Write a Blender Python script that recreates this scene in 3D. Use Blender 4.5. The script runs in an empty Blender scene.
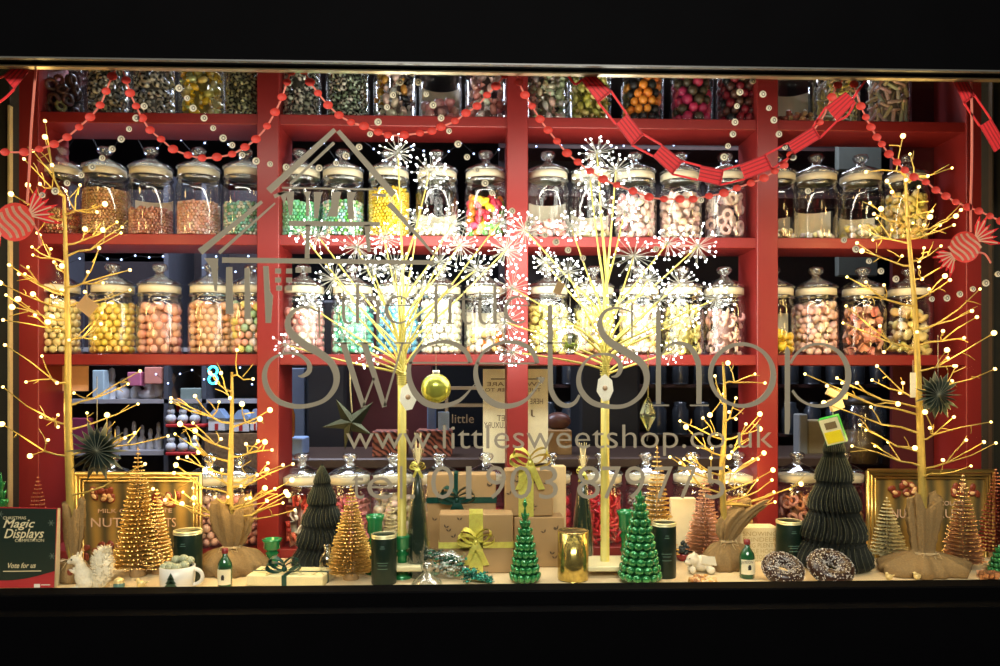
import bpy, math, random
from mathutils import Vector, Matrix
PI = math.pi
random.seed(7)
sc = bpy.context.scene
col = sc.collection
F, YH, CZ, PHI = 750.0, 380.0, 1.50, math.radians(1.9)
CP, SP = math.cos(PHI), math.sin(PHI)

def P(px, py, Y):
    """point of the place at depth Y seen at photo pixel px, py"""
    u, v = (px - 500) / F, (YH - py) / F
    t = Y / (CP - u * SP)
    return Vector((t * (SP + u * CP), Y, CZ + t * v))
def M_(Y): return Y / F            # metres per pixel at depth Y

# ------------------------------------------------------------- materials
MATS = {}
def mat(name, rgb=(.5, .5, .5), rough=.5, metal=0, emit=None, es=0, alpha=None, trans=0, var=.12, scale=40, bump=0, coat=0, vcol=False, sss=0, wave=None, spec=None, thin=0):
    if name in MATS: return MATS[name]
    m = bpy.data.materials.new(name); m.use_nodes = True
    nt = m.node_tree; b = nt.nodes['Principled BSDF']
    b.inputs['Base Color'].default_value = (*rgb, 1)
    b.inputs['Roughness'].default_value = rough
    b.inputs['Metallic'].default_value = metal
    if coat: b.inputs['Coat Weight'].default_value = coat
    if trans: b.inputs['Transmission Weight'].default_value = trans
    if emit: b.inputs['Emission Color'].default_value = (*emit, 1); b.inputs['Emission Strength'].default_value = es
    if vcol:
        a = nt.nodes.new('ShaderNodeVertexColor'); a.layer_name = 'col'
        nt.links.new(a.outputs['Color'], b.inputs['Base Color'])
    elif wave:
        tc = nt.nodes.new('ShaderNodeTexCoord'); w = nt.nodes.new('ShaderNodeTexWave'); w.inputs['Scale'].default_value = wave[0]
        w.inputs['Distortion'].default_value = wave[2]; w.bands_direction = wave[3]
        r = nt.nodes.new('ShaderNodeValToRGB'); r.color_ramp.elements[0].color = (*rgb, 1); r.color_ramp.elements[1].color = (*wave[1], 1)
        nt.links.new(tc.outputs['Object'], w.inputs['Vector']); nt.links.new(w.outputs['Fac'], r.inputs['Fac']); nt.links.new(r.outputs['Color'], b.inputs['Base Color'])
    elif var:
        tc = nt.nodes.new('ShaderNodeTexCoord'); n = nt.nodes.new('ShaderNodeTexNoise'); n.inputs['Scale'].default_value = scale
        mx = nt.nodes.new('ShaderNodeMix'); mx.data_type = 'RGBA'
        mx.inputs[6].default_value = (*[c * (1 - var) for c in rgb], 1); mx.inputs[7].default_value = (*[min(1, c * (1 + var)) for c in rgb], 1)
        nt.links.new(tc.outputs['Object'], n.inputs['Vector']); nt.links.new(n.outputs['Fac'], mx.inputs[0]); nt.links.new(mx.outputs[2], b.inputs['Base Color'])
        if bump:
            bp = nt.nodes.new('ShaderNodeBump'); bp.inputs['Strength'].default_value = bump; bp.inputs['Distance'].default_value = .002
            nt.links.new(n.outputs['Fac'], bp.inputs['Height']); nt.links.new(bp.outputs['Normal'], b.inputs['Normal'])
    if es: m.cycles.emission_sampling = 'NONE'
    if spec is not None: b.inputs['Specular IOR Level'].default_value = spec
    if thin:
        tr = nt.nodes.new('ShaderNodeBsdfTranslucent'); tr.inputs[0].default_value = (*rgb, 1); mm = nt.nodes.new('ShaderNodeMixShader'); mm.inputs[0].default_value = thin
        ou = nt.nodes['Material Output']; nt.links.new(b.outputs[0], mm.inputs[1]); nt.links.new(tr.outputs[0], mm.inputs[2]); nt.links.new(mm.outputs[0], ou.inputs[0])
    MATS[name] = m
    return m
def glass(name, tint=(1, 1, 1), rough=.05, base=.06, edge=.6, gloss=(1, 1, 1)):
    if name in MATS: return MATS[name]
    m = bpy.data.materials.new(name); m.use_nodes = True; nt = m.node_tree; nt.nodes.clear()
    o = nt.nodes.new('ShaderNodeOutputMaterial'); t = nt.nodes.new('ShaderNodeBsdfTransparent'); g = nt.nodes.new('ShaderNodeBsdfGlossy')
    t.inputs[0].default_value = (*tint, 1); g.inputs['Roughness'].default_value = rough; g.inputs[0].default_value = (*gloss, 1)
    lw = nt.nodes.new('ShaderNodeLayerWeight'); lw.inputs[0].default_value = .35
    mr = nt.nodes.new('ShaderNodeMapRange'); mr.inputs['To Min'].default_value = base; mr.inputs['To Max'].default_value = edge
    mx = nt.nodes.new('ShaderNodeMixShader')
    nt.links.new(lw.outputs['Facing'], mr.inputs['Value']); nt.links.new(mr.outputs[0], mx.inputs[0])
    nt.links.new(t.outputs[0], mx.inputs[1]); nt.links.new(g.outputs[0], mx.inputs[2]); nt.links.new(mx.outputs[0], o.inputs[0])
    MATS[name] = m
    return m
RED = mat('red_paint', (.20, .013, .011), .42, var=.08, scale=6)
DRED = mat('dark_red_paint', (.065, .005, .006), .5, var=.1, scale=5)
BLACK = mat('black_gloss_paint', (.0012, .0012, .0015), .7, var=.3, scale=9, spec=.03)
OLIVE = mat('dark_jamb_paint', (.02, .02, .014), .6)
HEAD_EDGE = mat('lit_head_edge', (.5, .42, .26), .3, .8, scale=12)  # light on the head's lower edge, put into a pale colour
VINYL = mat('taupe_vinyl', (.35, .305, .21), .7, var=.03, thin=.15)
GL = glass('jar_glass', (.97, .98, .98), .06, .05, .55)
GLT = glass('thick_clear_glass', (.9, .93, .93), .08, .12, .7)
PANE = glass('window_glass', (.97, .98, .97), .02, .004, .12)
CREAMBAND = mat('cream_seal', (.64, .56, .38), .5)
CARD = mat('cream_card', (.74, .68, .50), .8)
CORAL = mat('red_window_paint', (1, .03, .035), .6, var=.1, scale=90, thin=.15)
BEADR = mat('coral_window_paint', (1, .085, .055), .6, var=.05, scale=90, thin=.15)
CORALP = mat('pale_red_paint', (1, .26, .18), .6, thin=.15)
PEACHP = mat('peach_paint', (1, .50, .30), .6, thin=.15)
PEARL = mat('pearl_cream', (.95, .85, .66), .4, thin=.3)
PEARLD = mat('pearl_hole', (.16, .13, .10), .6)
BARK = mat('gold_twig', (.46, .33, .075), .45, .25, var=.25, scale=60, bump=.4)
WIREY = mat('pale_yellow_wire', (.60, .50, .11), .45, .1, var=.15)
SPOKE = mat('silver_spoke', (.45, .44, .38), .45, .2)
WARM = mat('warm_led', (1, .8, .4), emit=(1, .62, .17), es=3.4, var=0)
COOL = mat('cool_led', (1, 1, 1), emit=(.93, .96, 1), es=7, var=0)
BLUEL = mat('blue_led', (1, 1, 1), emit=(.35, .5, 1), es=3, var=0)
GOLD = mat('gold_tinsel', (.75, .44, .10), .3, .75, var=.35, scale=150)
GOLDB = mat('gold_bead', (.95, .68, .28), .2, .9)
CHAMP = mat('champagne_tinsel', (.82, .70, .38), .35, .45, var=.25, scale=150)
RGOLD = mat('copper_tinsel', (.62, .30, .14), .3, .7, var=.3, scale=150)
REDT = mat('dark_red_tinsel', (.34, .03, .02), .35, .5, var=.3, scale=150)
RIB_Y = mat('yellow_gold_ribbon', (1, .80, .16), .3, .35, var=.25, scale=120)
RIB_G = mat('green_sequin_ribbon', (.008, .06, .045), .3, .2, var=.5, scale=200)
KRAFT = mat('kraft_paper', (.42, .26, .11), .75, var=.12, scale=25)
KRAFTL = mat('pale_kraft', (.66, .48, .24), .7)
GRNGLASS = mat('green_glass', (.015, .20, .055), .1, .25, coat=.7, var=.3)
GRNG2 = mat('bright_green_glass', (.03, .25, .07), .14, .45, coat=.8, var=.35, scale=70)
DKGREEN = mat('dark_green_paper', (.007, .009, .004), .8, var=.2)
GTIN = mat('dark_green_tin', (.008, .022, .013), .35, .3)
HESS = mat('hessian', (.27, .17, .065), .9, var=.3, scale=260, bump=.8)
WHITE = mat('white_glaze', (.82, .79, .70), .3)
FUR = mat('cream_fur', (.84, .76, .56), .9, var=.15, scale=220, bump=1)
DECK = mat('pale_deck_board', (.78, .60, .34), .6, wave=None, var=.12, scale=8)
DARKIN = mat('dark_navy_wall', (.012, .014, .02), .6)
MAROON = mat('maroon_wall', (.085, .008, .014), .6)
GREYIN = mat('grey_blue_trim', (.09, .095, .12), .5)
INK = mat('black_ink', (.02, .018, .015), .8)
SWEET = mat('sweets', (.8, .8, .8), .38, vcol=True, coat=.2)
WRAP = mat('sweet_wrappers', (.8, .8, .8), .2, .25, vcol=True, coat=.4)

# ------------------------------------------------------------- mesh builder
class MB:
    def __init__(s): s.v = []; s.f = []; s.c = []; s.cur = None
    def add(s, vs, fs):
        o = len(s.v); s.v.extend(Vector(x) for x in vs); s.f.extend(tuple(i + o for i in f) for f in fs)
        if s.cur is not None: s.c.extend([s.cur] * len(vs))
    def box(s, c, d, M=None, bev=0):
        x, y, z = [a / 2 for a in d]; M = M or Matrix.Identity(3); c = Vector(c)
        if bev:
            b = bev; vs = []; idx = {}
            for sx in (-1, 1):
                for sy in (-1, 1):
                    for sz in (-1, 1):
                        for k, q in enumerate(((x, y - b, z - b), (x - b, y, z - b), (x - b, y - b, z))):
                            idx[(sx, sy, sz, k)] = len(vs); vs.append(c + M @ Vector((sx * q[0], sy * q[1], sz * q[2])))
            fs = []
            for sg in (-1, 1):
                fs += [[idx[(sg, a, e, 0)] for a, e in ((-1, -1), (1, -1), (1, 1), (-1, 1))], [idx[(a, sg, e, 1)] for a, e in ((-1, -1), (1, -1), (1, 1), (-1, 1))], [idx[(a, e, sg, 2)] for a, e in ((-1, -1), (1, -1), (1, 1), (-1, 1))]]
            for a in (-1, 1):
                for e in (-1, 1):
                    fs += [[idx[(a, e, -1, 0)], idx[(a, e, 1, 0)], idx[(a, e, 1, 1)], idx[(a, e, -1, 1)]], [idx[(a, -1, e, 0)], idx[(a, 1, e, 0)], idx[(a, 1, e, 2)], idx[(a, -1, e, 2)]], [idx[(-1, a, e, 1)], idx[(1, a, e, 1)], idx[(1, a, e, 2)], idx[(-1, a, e, 2)]]]
                    for g in (-1, 1): fs.append([idx[(a, e, g, k)] for k in range(3)])
            s.add(vs, fs); return s
        vs = [c + M @ Vector((sx * x, sy * y, sz * z)) for sx in (-1, 1) for sy in (-1, 1) for sz in (-1, 1)]
        s.add(vs, [(0, 1, 3, 2), (4, 6, 7, 5), (0, 4, 5, 1), (2, 3, 7, 6), (0, 2, 6, 4), (1, 5, 7, 3)]); return s
    def tube(s, pts, r, n=5, cap=True):
        pts = [Vector(p) for p in pts]; k = len(pts); vs = []; fs = []
        for i, p in enumerate(pts):
            t = (pts[min(i + 1, k - 1)] - pts[max(i - 1, 0)])
            t = t.normalized() if t.length > 1e-9 else Vector((0, 0, 1))
            a = t.cross(Vector((0, 1, 0)))
            if a.length < .1: a = t.cross(Vector((1, 0, 0)))
            a.normalize(); b = t.cross(a); rr = r[i] if isinstance(r, (list, tuple)) else r
            for j in range(n):
                th = 2 * PI * j / n; vs.append(p + (a * math.cos(th) + b * math.sin(th)) * rr)
        for i in range(k - 1):
            for j in range(n): fs.append((i * n + j, i * n + (j + 1) % n, (i + 1) * n + (j + 1) % n, (i + 1) * n + j))
        if cap: fs += [tuple(range(n)), tuple(range((k - 1) * n, k * n))]
        s.add(vs, fs); return s
    def lathe(s, prof, c, n=24, mod=None, M=None, sx=1, sy=1):
        c = Vector(c); vs = []; fs = []
        for i, (r, z) in enumerate(prof):
            for j in range(n):
                th = 2 * PI * j / n; rr = r * (mod(th, i, z) if mod else 1); q = Vector((rr * math.cos(th) * sx, rr * math.sin(th) * sy, z))
                vs.append(c + (M @ q if M else q))
        for i in range(len(prof) - 1):
            for j in range(n): fs.append((i * n + j, i * n + (j + 1) % n, (i + 1) * n + (j + 1) % n, (i + 1) * n + j))
        if prof[0][0] > 1e-6: fs.append(tuple(range(n)))
        if prof[-1][0] > 1e-6: fs.append(tuple(range((len(prof) - 1) * n, len(prof) * n)))
        s.add(vs, fs); return s
    def shell(s, prof, c, n=24, M=None):
        s.lathe(prof, c, n, M=M); f = [x for x in s.f if len(x) != n or n == 4]; s.f = f; return s
    def ball(s, c, r, n=8, m=6, M=None):
        r3 = r if isinstance(r, (tuple, list)) else (r, r, r); M = M or Matrix.Identity(3); c = Vector(c); vs = []; fs = []
        for i in range(1, m):
            a = PI * i / m
            for j in range(n):
                t = 2 * PI * j / n; vs.append(c + M @ Vector((r3[0] * math.sin(a) * math.cos(t), r3[1] * math.sin(a) * math.sin(t), r3[2] * math.cos(a))))
        vs += [c + M @ Vector((0, 0, r3[2])), c + M @ Vector((0, 0, -r3[2]))]; T = len(vs) - 2
        for i in range(m - 2):
            for j in range(n): fs.append((i * n + j, (i + 1) * n + j, (i + 1) * n + (j + 1) % n, i * n + (j + 1) % n))
        for j in range(n): fs += [(T, j, (j + 1) % n), (T + 1, (m - 2) * n + (j + 1) % n, (m - 2) * n + j)]
        s.add(vs, fs); return s
    def poly(s, pts, d):                     # closed outline (world points) given thickness vector
        n = len(pts); d = Vector(d); pts = [Vector(p) for p in pts]
        s.add(pts + [p + d for p in pts], [tuple(range(n)), tuple(range(2 * n - 1, n - 1, -1))] + [(i, (i + 1) % n, n + (i + 1) % n, n + i) for i in range(n)]); return s
    def strip(s, pts, ws, d, normal=Vector((0, 1, 0))):   # ribbon drawn in a plane facing normal, width ws, thickness d
        pts = [Vector(p) for p in pts]; k = len(pts); vs = []; fs = []
        for i, p in enumerate(pts):
            t = (pts[min(i + 1, k - 1)] - pts[max(i - 1, 0)]).normalized(); a = t.cross(normal).normalized(); w = (ws[i] if isinstance(ws, (list, tuple)) else ws) / 2
            vs += [p + a * w, p - a * w, p - a * w + normal * d, p + a * w + normal * d]
        for i in range(k - 1):
            for j in range(4): fs.append((i * 4 + j, i * 4 + (j + 1) % 4, i * 4 + 4 + (j + 1) % 4, i * 4 + 4 + j))
        fs += [(0, 1, 2, 3), tuple(range(4 * k - 4, 4 * k))]
        s.add(vs, fs); return s
    def build(s, name, m, parent=None, loc=None, smooth=True, **props):
        if parent is not None: loc = WL[parent.name]
        if loc is None:
            if s.v:
                xs = [v.x for v in s.v]; ys = [v.y for v in s.v]; zs = [v.z for v in s.v]
                loc = Vector(((min(xs) + max(xs)) / 2, (min(ys) + max(ys)) / 2, min(zs)))
            else: loc = Vector((0, 0, 0))
        loc = Vector(loc); me = bpy.data.meshes.new(name); me.from_pydata([v - loc for v in s.v], [], s.f)
        if smooth: me.polygons.foreach_set('use_smooth', [True] * len(me.polygons))
        if s.c:
            a = me.color_attributes.new('col', 'FLOAT_COLOR', 'POINT')
            a.data.foreach_set('color', [x for c in s.c for x in (*c, 1)])
        for mm in (m if isinstance(m, (list, tuple)) else [m]): me.materials.append(mm)
        o = bpy.data.objects.new(name, me); col.objects.link(o)
        if parent is not None: o.parent = parent; WL[o.name] = loc
        else: o.location = loc; WL[o.name] = loc
        for k, v in props.items(): o[k] = v
        return o
WL = {}
def empty(name, loc, label=None, cat=None, group=None, **props):
    o = bpy.data.objects.new(name, None); col.objects.link(o); o.location = loc; WL[o.name] = Vector(loc); o.empty_display_size = .02
    tag(o, label, cat, group)
    for k, v in props.items(): o[k] = v
    return o
def tag(o, label=None, cat=None, group=None, kind=None):
    if label: o['label'] = label
    if cat: o['category'] = cat
    if group: o['group'] = group
    if kind: o['kind'] = kind
    return o
def kids(o): return [c for c in bpy.data.objects if c.parent is o]
def copy_tree(o, loc, label=None, _k=None):
    kmap = {}
    for c in bpy.data.objects:
        if c.parent: kmap.setdefault(c.parent.name, []).append(c)
    def rec(a, par):
        c = a.copy(); col.objects.link(c)
        if par: c.parent = par
        for ch in kmap.get(a.name, []): rec(ch, c)
        return c
    r = rec(o, None); r.location = loc; WL[r.name] = Vector(loc)
    if label: r['label'] = label
    return r
def rot(ax, a): return Matrix.Rotation(a, 3, ax)
def spline(pts, k=8):
    """catmull-rom through tuples"""
    out = []; n = len(pts)
    for i in range(n - 1):
        p0, p1, p2, p3 = pts[max(i - 1, 0)], pts[i], pts[i + 1], pts[min(i + 2, n - 1)]
        for j in range(k):
            t = j / k
            out.append(tuple(.5 * (2 * b + (c - a) * t + (2 * a - 5 * b + 4 * c - d) * t * t + (3 * b - a - 3 * c + d) * t ** 3) for a, b, c, d in zip(p0, p1, p2, p3)))
    out.append(tuple(pts[-1])); return out

# ------------------------------------------------------------- the setting
YG = 1.66                                       # window glass
YS, YB = 2.09, 2.235                            # shelf fronts / backs
def zy(y, Y): return CZ + (YH - y) / F * Y
def slab(name, x0, x1, y0, y1, z0, z1, m, bev=0, **k):
    return MB().box(((x0 + x1) / 2, (y0 + y1) / 2, (z0 + z1) / 2), (x1 - x0, y1 - y0, z1 - z0), bev=bev).build(name, m, smooth=False, **k)
ST = dict(kind='structure')
DZ = CZ - .49                                   # display deck top
FL = mat('dark_floor_boards', (.10, .06, .035), .5, wave=(6, (.16, .10, .06), 2, 'X'))
slab('floor', -3, 3, 1.6, 6.1, -.1, 0, FL, **ST)
slab('ground', -6, 6, -4, 1.6, -.15, -.05, mat('pavement_stone', (.10, .10, .10), .8, scale=8), **ST)
slab('ceiling', -3, 3, 1.72, 6.1, 2.9, 3.0, mat('ceiling_paint', (.06, .06, .07), .8), **ST)
slab('wall_back', -3, 3, 6.0, 6.1, 0, 2.9, DARKIN, **ST)
slab('wall_left', -3.05, -2.95, 1.72, 6.1, 0, 2.9, DARKIN, **ST)
slab('wall_right', 2.95, 3.05, 1.72, 6.1, 0, 2.9, DARKIN, **ST)
zt, zb = zy(75, YG), zy(585, YG) + .001
xl, xr = P(-70, 300, YG).x, P(1070, 300, YG).x
slab('wall_front_below', -3, 3, 1.56, 1.665, 0, zb - .03, BLACK, **ST)
slab('wall_front_above', -3, 3, 1.62, 1.67, zy(64, 1.62), 2.9, BLACK, **ST)
slab('trim_1', -3, 3, 1.61, 1.668, zb - .035, zb, BLACK, bev=.003, **ST)           # sill
slab('trim_2', -3, 3, 1.612, 1.622, zy(64, 1.61), zy(62.6, 1.61), mat('grey_bead', (.10, .10, .085), .35), **ST)
slab('trim_3', -3, 3, 1.645, 1.665, zt, zy(70, 1.645), HEAD_EDGE, bev=.002, **ST)  # lit lower edge of the window head, added as a pale strip
slab('trim_4', -3, 3, 1.50, 1.56, zb - .16, zb - .145, BLACK, bev=.003, **ST)
slab('trim_5', -3, 3, 1.48, 1.56, zb - .215, zb - .19, BLACK, bev=.003, **ST)
slab('trim_6', xl - 1.2, xl, 1.655, 1.67, zb, zt, OLIVE, **ST)
slab('trim_7', xr, xr + 1.2, 1.655, 1.67, zb, zt, OLIVE, **ST)
xe, xf = P(9.5, 300, 2.04).x, P(991.5, 300, 2.04).x
slab('wall_side_left', -2.9, xe, 2.04, 2.085, DZ, 2.7, OLIVE, **ST)
slab('wall_side_right', xf, 2.9, 2.04, 2.085, DZ, 2.7, OLIVE, **ST)
slab('trim_8', xe + .001, xe + .006, 2.03, 2.045, DZ, zy(112, 2.04), mat('pale_metal_bead', (.85, .70, .34), .3, .5), **ST)
slab('trim_9', xf - .005, xf, 2.03, 2.045, DZ, 2.7, mat('grey_metal_bead', (.12, .10, .07), .3, .7), **ST)
slab('window_1', xl, xr, YG, YG + .004, zb, zt, PANE, **ST)
deck = slab('display_deck', -2.2, 2.2, 1.672, 2.085, DZ - .04, DZ, DECK, bev=.002, **ST)
slab('deck_panel', -2.2, 2.2, 2.05, 2.085, 0, DZ - .04, DRED, **ST)

# cabinet of open shelves
XL, XR = P(13, 300, YS).x, P(992, 300, YS).x
cab = empty('shelf_cabinet', ((XL + XR) / 2, 2.16, 0), 'tall red painted open cabinet of shelves carrying the rows of glass sweet jars', 'shelving')
SHY = {'top': 116.5, 'second': 236, 'third': 354.5, 'lowest': 548}
SZ = {k: zy(y, YS) for k, y in SHY.items()}
TH = 10.5 * M_(YS)
for k in SHY: MB().box(((XL + XR) / 2, (YS + YB) / 2, SZ[k] - TH / 2), (XR - XL, YB - YS, TH), bev=.0015).build('shelf', RED, cab, smooth=False)
MB().box(((XL + XR) / 2, (YS + YB) / 2, 2.62), (XR - XL, YB - YS, TH)).build('shelf', RED, cab, smooth=False)
for a, b in ((14, 39), (257, 279), (507, 528), (757, 778), (966, 991)):
    x0, x1 = P(a, 300, YS - .006).x, P(b, 300, YS - .006).x
    MB().box(((x0 + x1) / 2, (YS + YB) / 2 - .004, 1.33), (x1 - x0, YB - YS + .008, 2.62), bev=.002).build('upright', RED, cab, smooth=False)
x0, x1 = P(893, 300, YB).x, P(992, 300, YB).x
MB().box(((x0 + x1) / 2, YB + .01, 1.33), (x1 - x0, .016, 2.62)).build('back_panel', DRED, cab, smooth=False)

# ------------------------------------------------------------- sweets
def T_ball():
    m = MB(); m.ball((0, 0, 0), 1, 7, 5); return m.v, m.f, None
def T_tiny():
    m = MB(); m.ball((0, 0, 0), 1, 5, 4); return m.v, m.f, None
def T_bean():
    m = MB(); m.ball((0, 0, 0), (1.35, .8, .8), 8, 6); return m.v, m.f, None
def T_wrap():                                     # sweet in a twisted wrapper
    m = MB(); m.ball((0, 0, 0), (1, .62, .62), 8, 6)
    for s in (-1, 1):
        m.add([(s * .85, 0, 0), (s * 1.75, .55, .1), (s * 1.75, .1, .5), (s * 1.75, -.5, 0), (s * 1.75, -.1, -.5)], [(0, 1, 2), (0, 2, 3), (0, 3, 4), (0, 4, 1)])
    return m.v, m.f, None
def T_humbug():                                   # striped pillow
    m = MB(); n, k = 12, 8; vs = []; fs = []; cs = []
    for i in range(k + 1):
        x = -1 + 2 * i / k; r = .15 + .5 * math.sqrt(max(0, 1 - x * x))
        for j in range(n): vs.append((x, r * math.cos(2 * PI * j / n), r * 1.15 * math.sin(2 * PI * j / n))); cs.append(1 if (i // 2 + j // 3) % 2 else 0)
    for i in range(k):
        for j in range(n): fs.append((i * n + j, i * n + (j + 1) % n, (i + 1) * n + (j + 1) % n, (i + 1) * n + j))
    m.add(vs, fs); return m.v, m.f, cs
def T_tube(pts, r, n=6):
    m = MB(); m.tube(pts, r, n); return m.v, m.f, None
def T_ring():
    m = MB(); k, n = 10, 6; vs = []; fs = []
    for i in range(k):
        a = 2 * PI * i / k
        for j in range(n):
            b = 2 * PI * j / n; R = .75 + .32 * math.cos(b); vs.append((R * math.cos(a), .32 * math.sin(b), R * math.sin(a)))
    for i in range(k):
        for j in range(n): fs.append((i * n + j, i * n + (j + 1) % n, (i + 1) % k * n + (j + 1) % n, (i + 1) % k * n + j))
    m.add(vs, fs); return m.v, m.f, None
def T_shrimp(): return T_tube([(math.cos(a) * .8, 0, math.sin(a) * .8) for a in [-.4 + .62 * i for i in range(6)]], [.18, .34, .42, .4, .32, .16], 6)
def T_stick(): return T_tube([(-1.5, 0, 0), (-1.3, 0, 0), (1.3, 0, 0), (1.5, 0, 0)], [.3, .42, .42, .3], 7)
def T_mush():
    m = MB(); m.ball((0, 0, .35), (1, 1, .5), 9, 6); m.tube([(0, 0, .3), (0, 0, -.9)], [.35, .42], 7); return m.v, m.f, None
def T_drop():
    m = MB(); m.lathe([(.0001, -.6), (.85, -.6), (1, -.35), (.85, .35), (.5, .75), (.0001, .85)], (0, 0, 0), 9); return m.v, m.f, None
def T_heart():
    m = MB(); o = []
    for i in range(16):
        t = 2 * PI * i / 16; o.append(Vector((math.sin(t) ** 3, -.3, (13 * math.cos(t) - 5 * math.cos(2 * t) - 2 * math.cos(3 * t) - math.cos(4 * t)) / 16)))
    m.poly(o, (0, .6, 0)); return m.v, m.f, None
TPL = dict(ball=T_ball(), tiny=T_tiny(), bean=T_bean(), wrap=T_wrap(), humbug=T_humbug(), ring=T_ring(), shrimp=T_shrimp(), stick=T_stick(), mush=T_mush(), drop=T_drop(), heart=T_heart())
RIN = .0585
def positions(cx, cy, z0, z1, s, rnd, jit, layers=2, pack=1.0):
    out = []
    for L in range(layers):
        R = RIN - s * (1 + 1.75 * L)
        if R < s * 1.5: break
        n = max(5, int(2 * PI * R / (2 * s * pack))); dz = s * 1.74 * pack; z = z0 + s; row = 0
        while z + s * .6 < z1:
            for i in range(n):
                a = 2 * PI * (i + .5 * (row % 2) + .3 * L) / n + rnd.uniform(-jit, jit) / n * 2
                hh = z + rnd.uniform(-jit, jit) * s * .8
                if z + dz > z1 and rnd.random() < .4: continue
                out.append((Vector((cx + R * math.cos(a), cy + R * math.sin(a), hh)), a, L))
            z += dz; row += 1
    # top layer seen from the side
    for i in range(int(2.2 * (RIN / s) ** 2 * .35)):
        a = rnd.uniform(0, 2 * PI); r = math.sqrt(rnd.random()) * (RIN - s); out.append((Vector((cx + r * math.cos(a), cy + r * math.sin(a), z1 - s * rnd.uniform(.6, 1.4))), a, 1))
    return out
def fill(cx, cy, z0, z1, typ, s, pal, seed, pack=1.0, skip=None):
    rnd = random.Random(seed); tv, tf, tc = TPL[typ]; m = MB(); core = [sum(c[k] for c in pal) / len(pal) * .5 for k in range(3)]  # core darker than its sweets: shade in the gaps put into colour
    jit = .15 if typ in ('ball', 'tiny') else .8
    for q, a, L in positions(cx, cy, z0, z1, s, rnd, jit, 2, pack):
        c = rnd.choice(pal)
        if skip is not None and skip(q, a, L, c): continue
        e = rnd.uniform(.88, 1.12); M = Matrix.Identity(3)
        if typ not in ('ball', 'tiny'):
            M = rot('Z', a + PI / 2 + rnd.uniform(-.5, .5)) @ rot('Y', rnd.uniform(0, PI)) @ rot('X', rnd.uniform(-.6, .6))
        vs = [q + M @ (v * s * e) for v in tv]
        if tc:
            alt = (.035, .03, .022); b = [alt if t else c for t in tc]; m.c.extend(b); m.cur = None; m.add(vs, tf)
        else: m.cur = [min(1, x * rnd.uniform(.9, 1.08)) for x in c]; m.add(vs, tf)
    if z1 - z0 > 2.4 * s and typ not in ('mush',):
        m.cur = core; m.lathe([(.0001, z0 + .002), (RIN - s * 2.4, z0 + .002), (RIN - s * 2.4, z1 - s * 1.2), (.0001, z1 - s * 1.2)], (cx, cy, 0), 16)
    return m

# the master jar, base centre at the origin
u = M_(2.165)
JR = .0622
def make_jar():
    r = empty('glass_sweet_jar', (0, 0, 0), 'x', 'jar', 'lidded glass sweet jars on the shelves')
    MB().shell([(.001, .002), (JR * .9, .001), (JR * .98, .003), (JR, .009), (JR, 45 * u), (JR * .985, 49 * u), (JR * .94, 52 * u), (JR * .9, 54 * u), (JR * .9, 57 * u)], (0, 0, 0), 28).build('glass_body', GL, r)
    MB().lathe([(JR * .88, 56 * u), (JR * .95, 56.6 * u), (JR * .97, 58 * u), (JR * .95, 59.6 * u), (JR * .88, 60 * u)], (0, 0, 0), 28).build('glass_rim', GLT, r)
    MB().lathe([(JR * .86, 60 * u), (JR * .905, 60.6 * u), (JR * .905, 66.6 * u), (JR * .86, 67 * u)], (0, 0, 0), 28).build('sealing_band', CREAMBAND, r)
    lid = MB().shell([(JR * .90, 67 * u), (JR * .98, 67.6 * u), (JR * .98, 69.4 * u), (JR * .9, 70.5 * u), (JR * .68, 73.5 * u), (JR * .42, 76 * u), (JR * .24, 78 * u), (JR * .18, 80 * u), (JR * .17, 81.2 * u)], (0, 0, 0), 28).build('lid', GLT, r)
    MB().lathe([(JR * .17, 81 * u), (JR * .24, 82 * u), (JR * .33, 84 * u), (JR * .36, 86 * u), (JR * .30, 88.6 * u), (JR * .16, 89.6 * u), (.0004, 89.8 * u)], (0, 0, 0), 18).build('knob', GLT, lid)
    return r
jar0 = make_jar()
tag_parts = kids(jar0)
def jar_at(x, y, z, label, used=[0]):
    if used[0] == 0: used[0] = 1; jar0.location = (x, y, z); jar0['label'] = label; WL[jar0.name] = Vector((x, y, z)); return jar0
    r = jar0.copy(); col.objects.link(r); r.location = (x, y, z); r['label'] = label; WL[r.name] = Vector((x, y, z))
    for p in tag_parts:
        c = p.copy(); col.objects.link(c); c.parent = r
        if p.name == 'lid':
            k = bpy.data.objects['knob'].copy(); col.objects.link(k); k.parent = c
    return r
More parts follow.
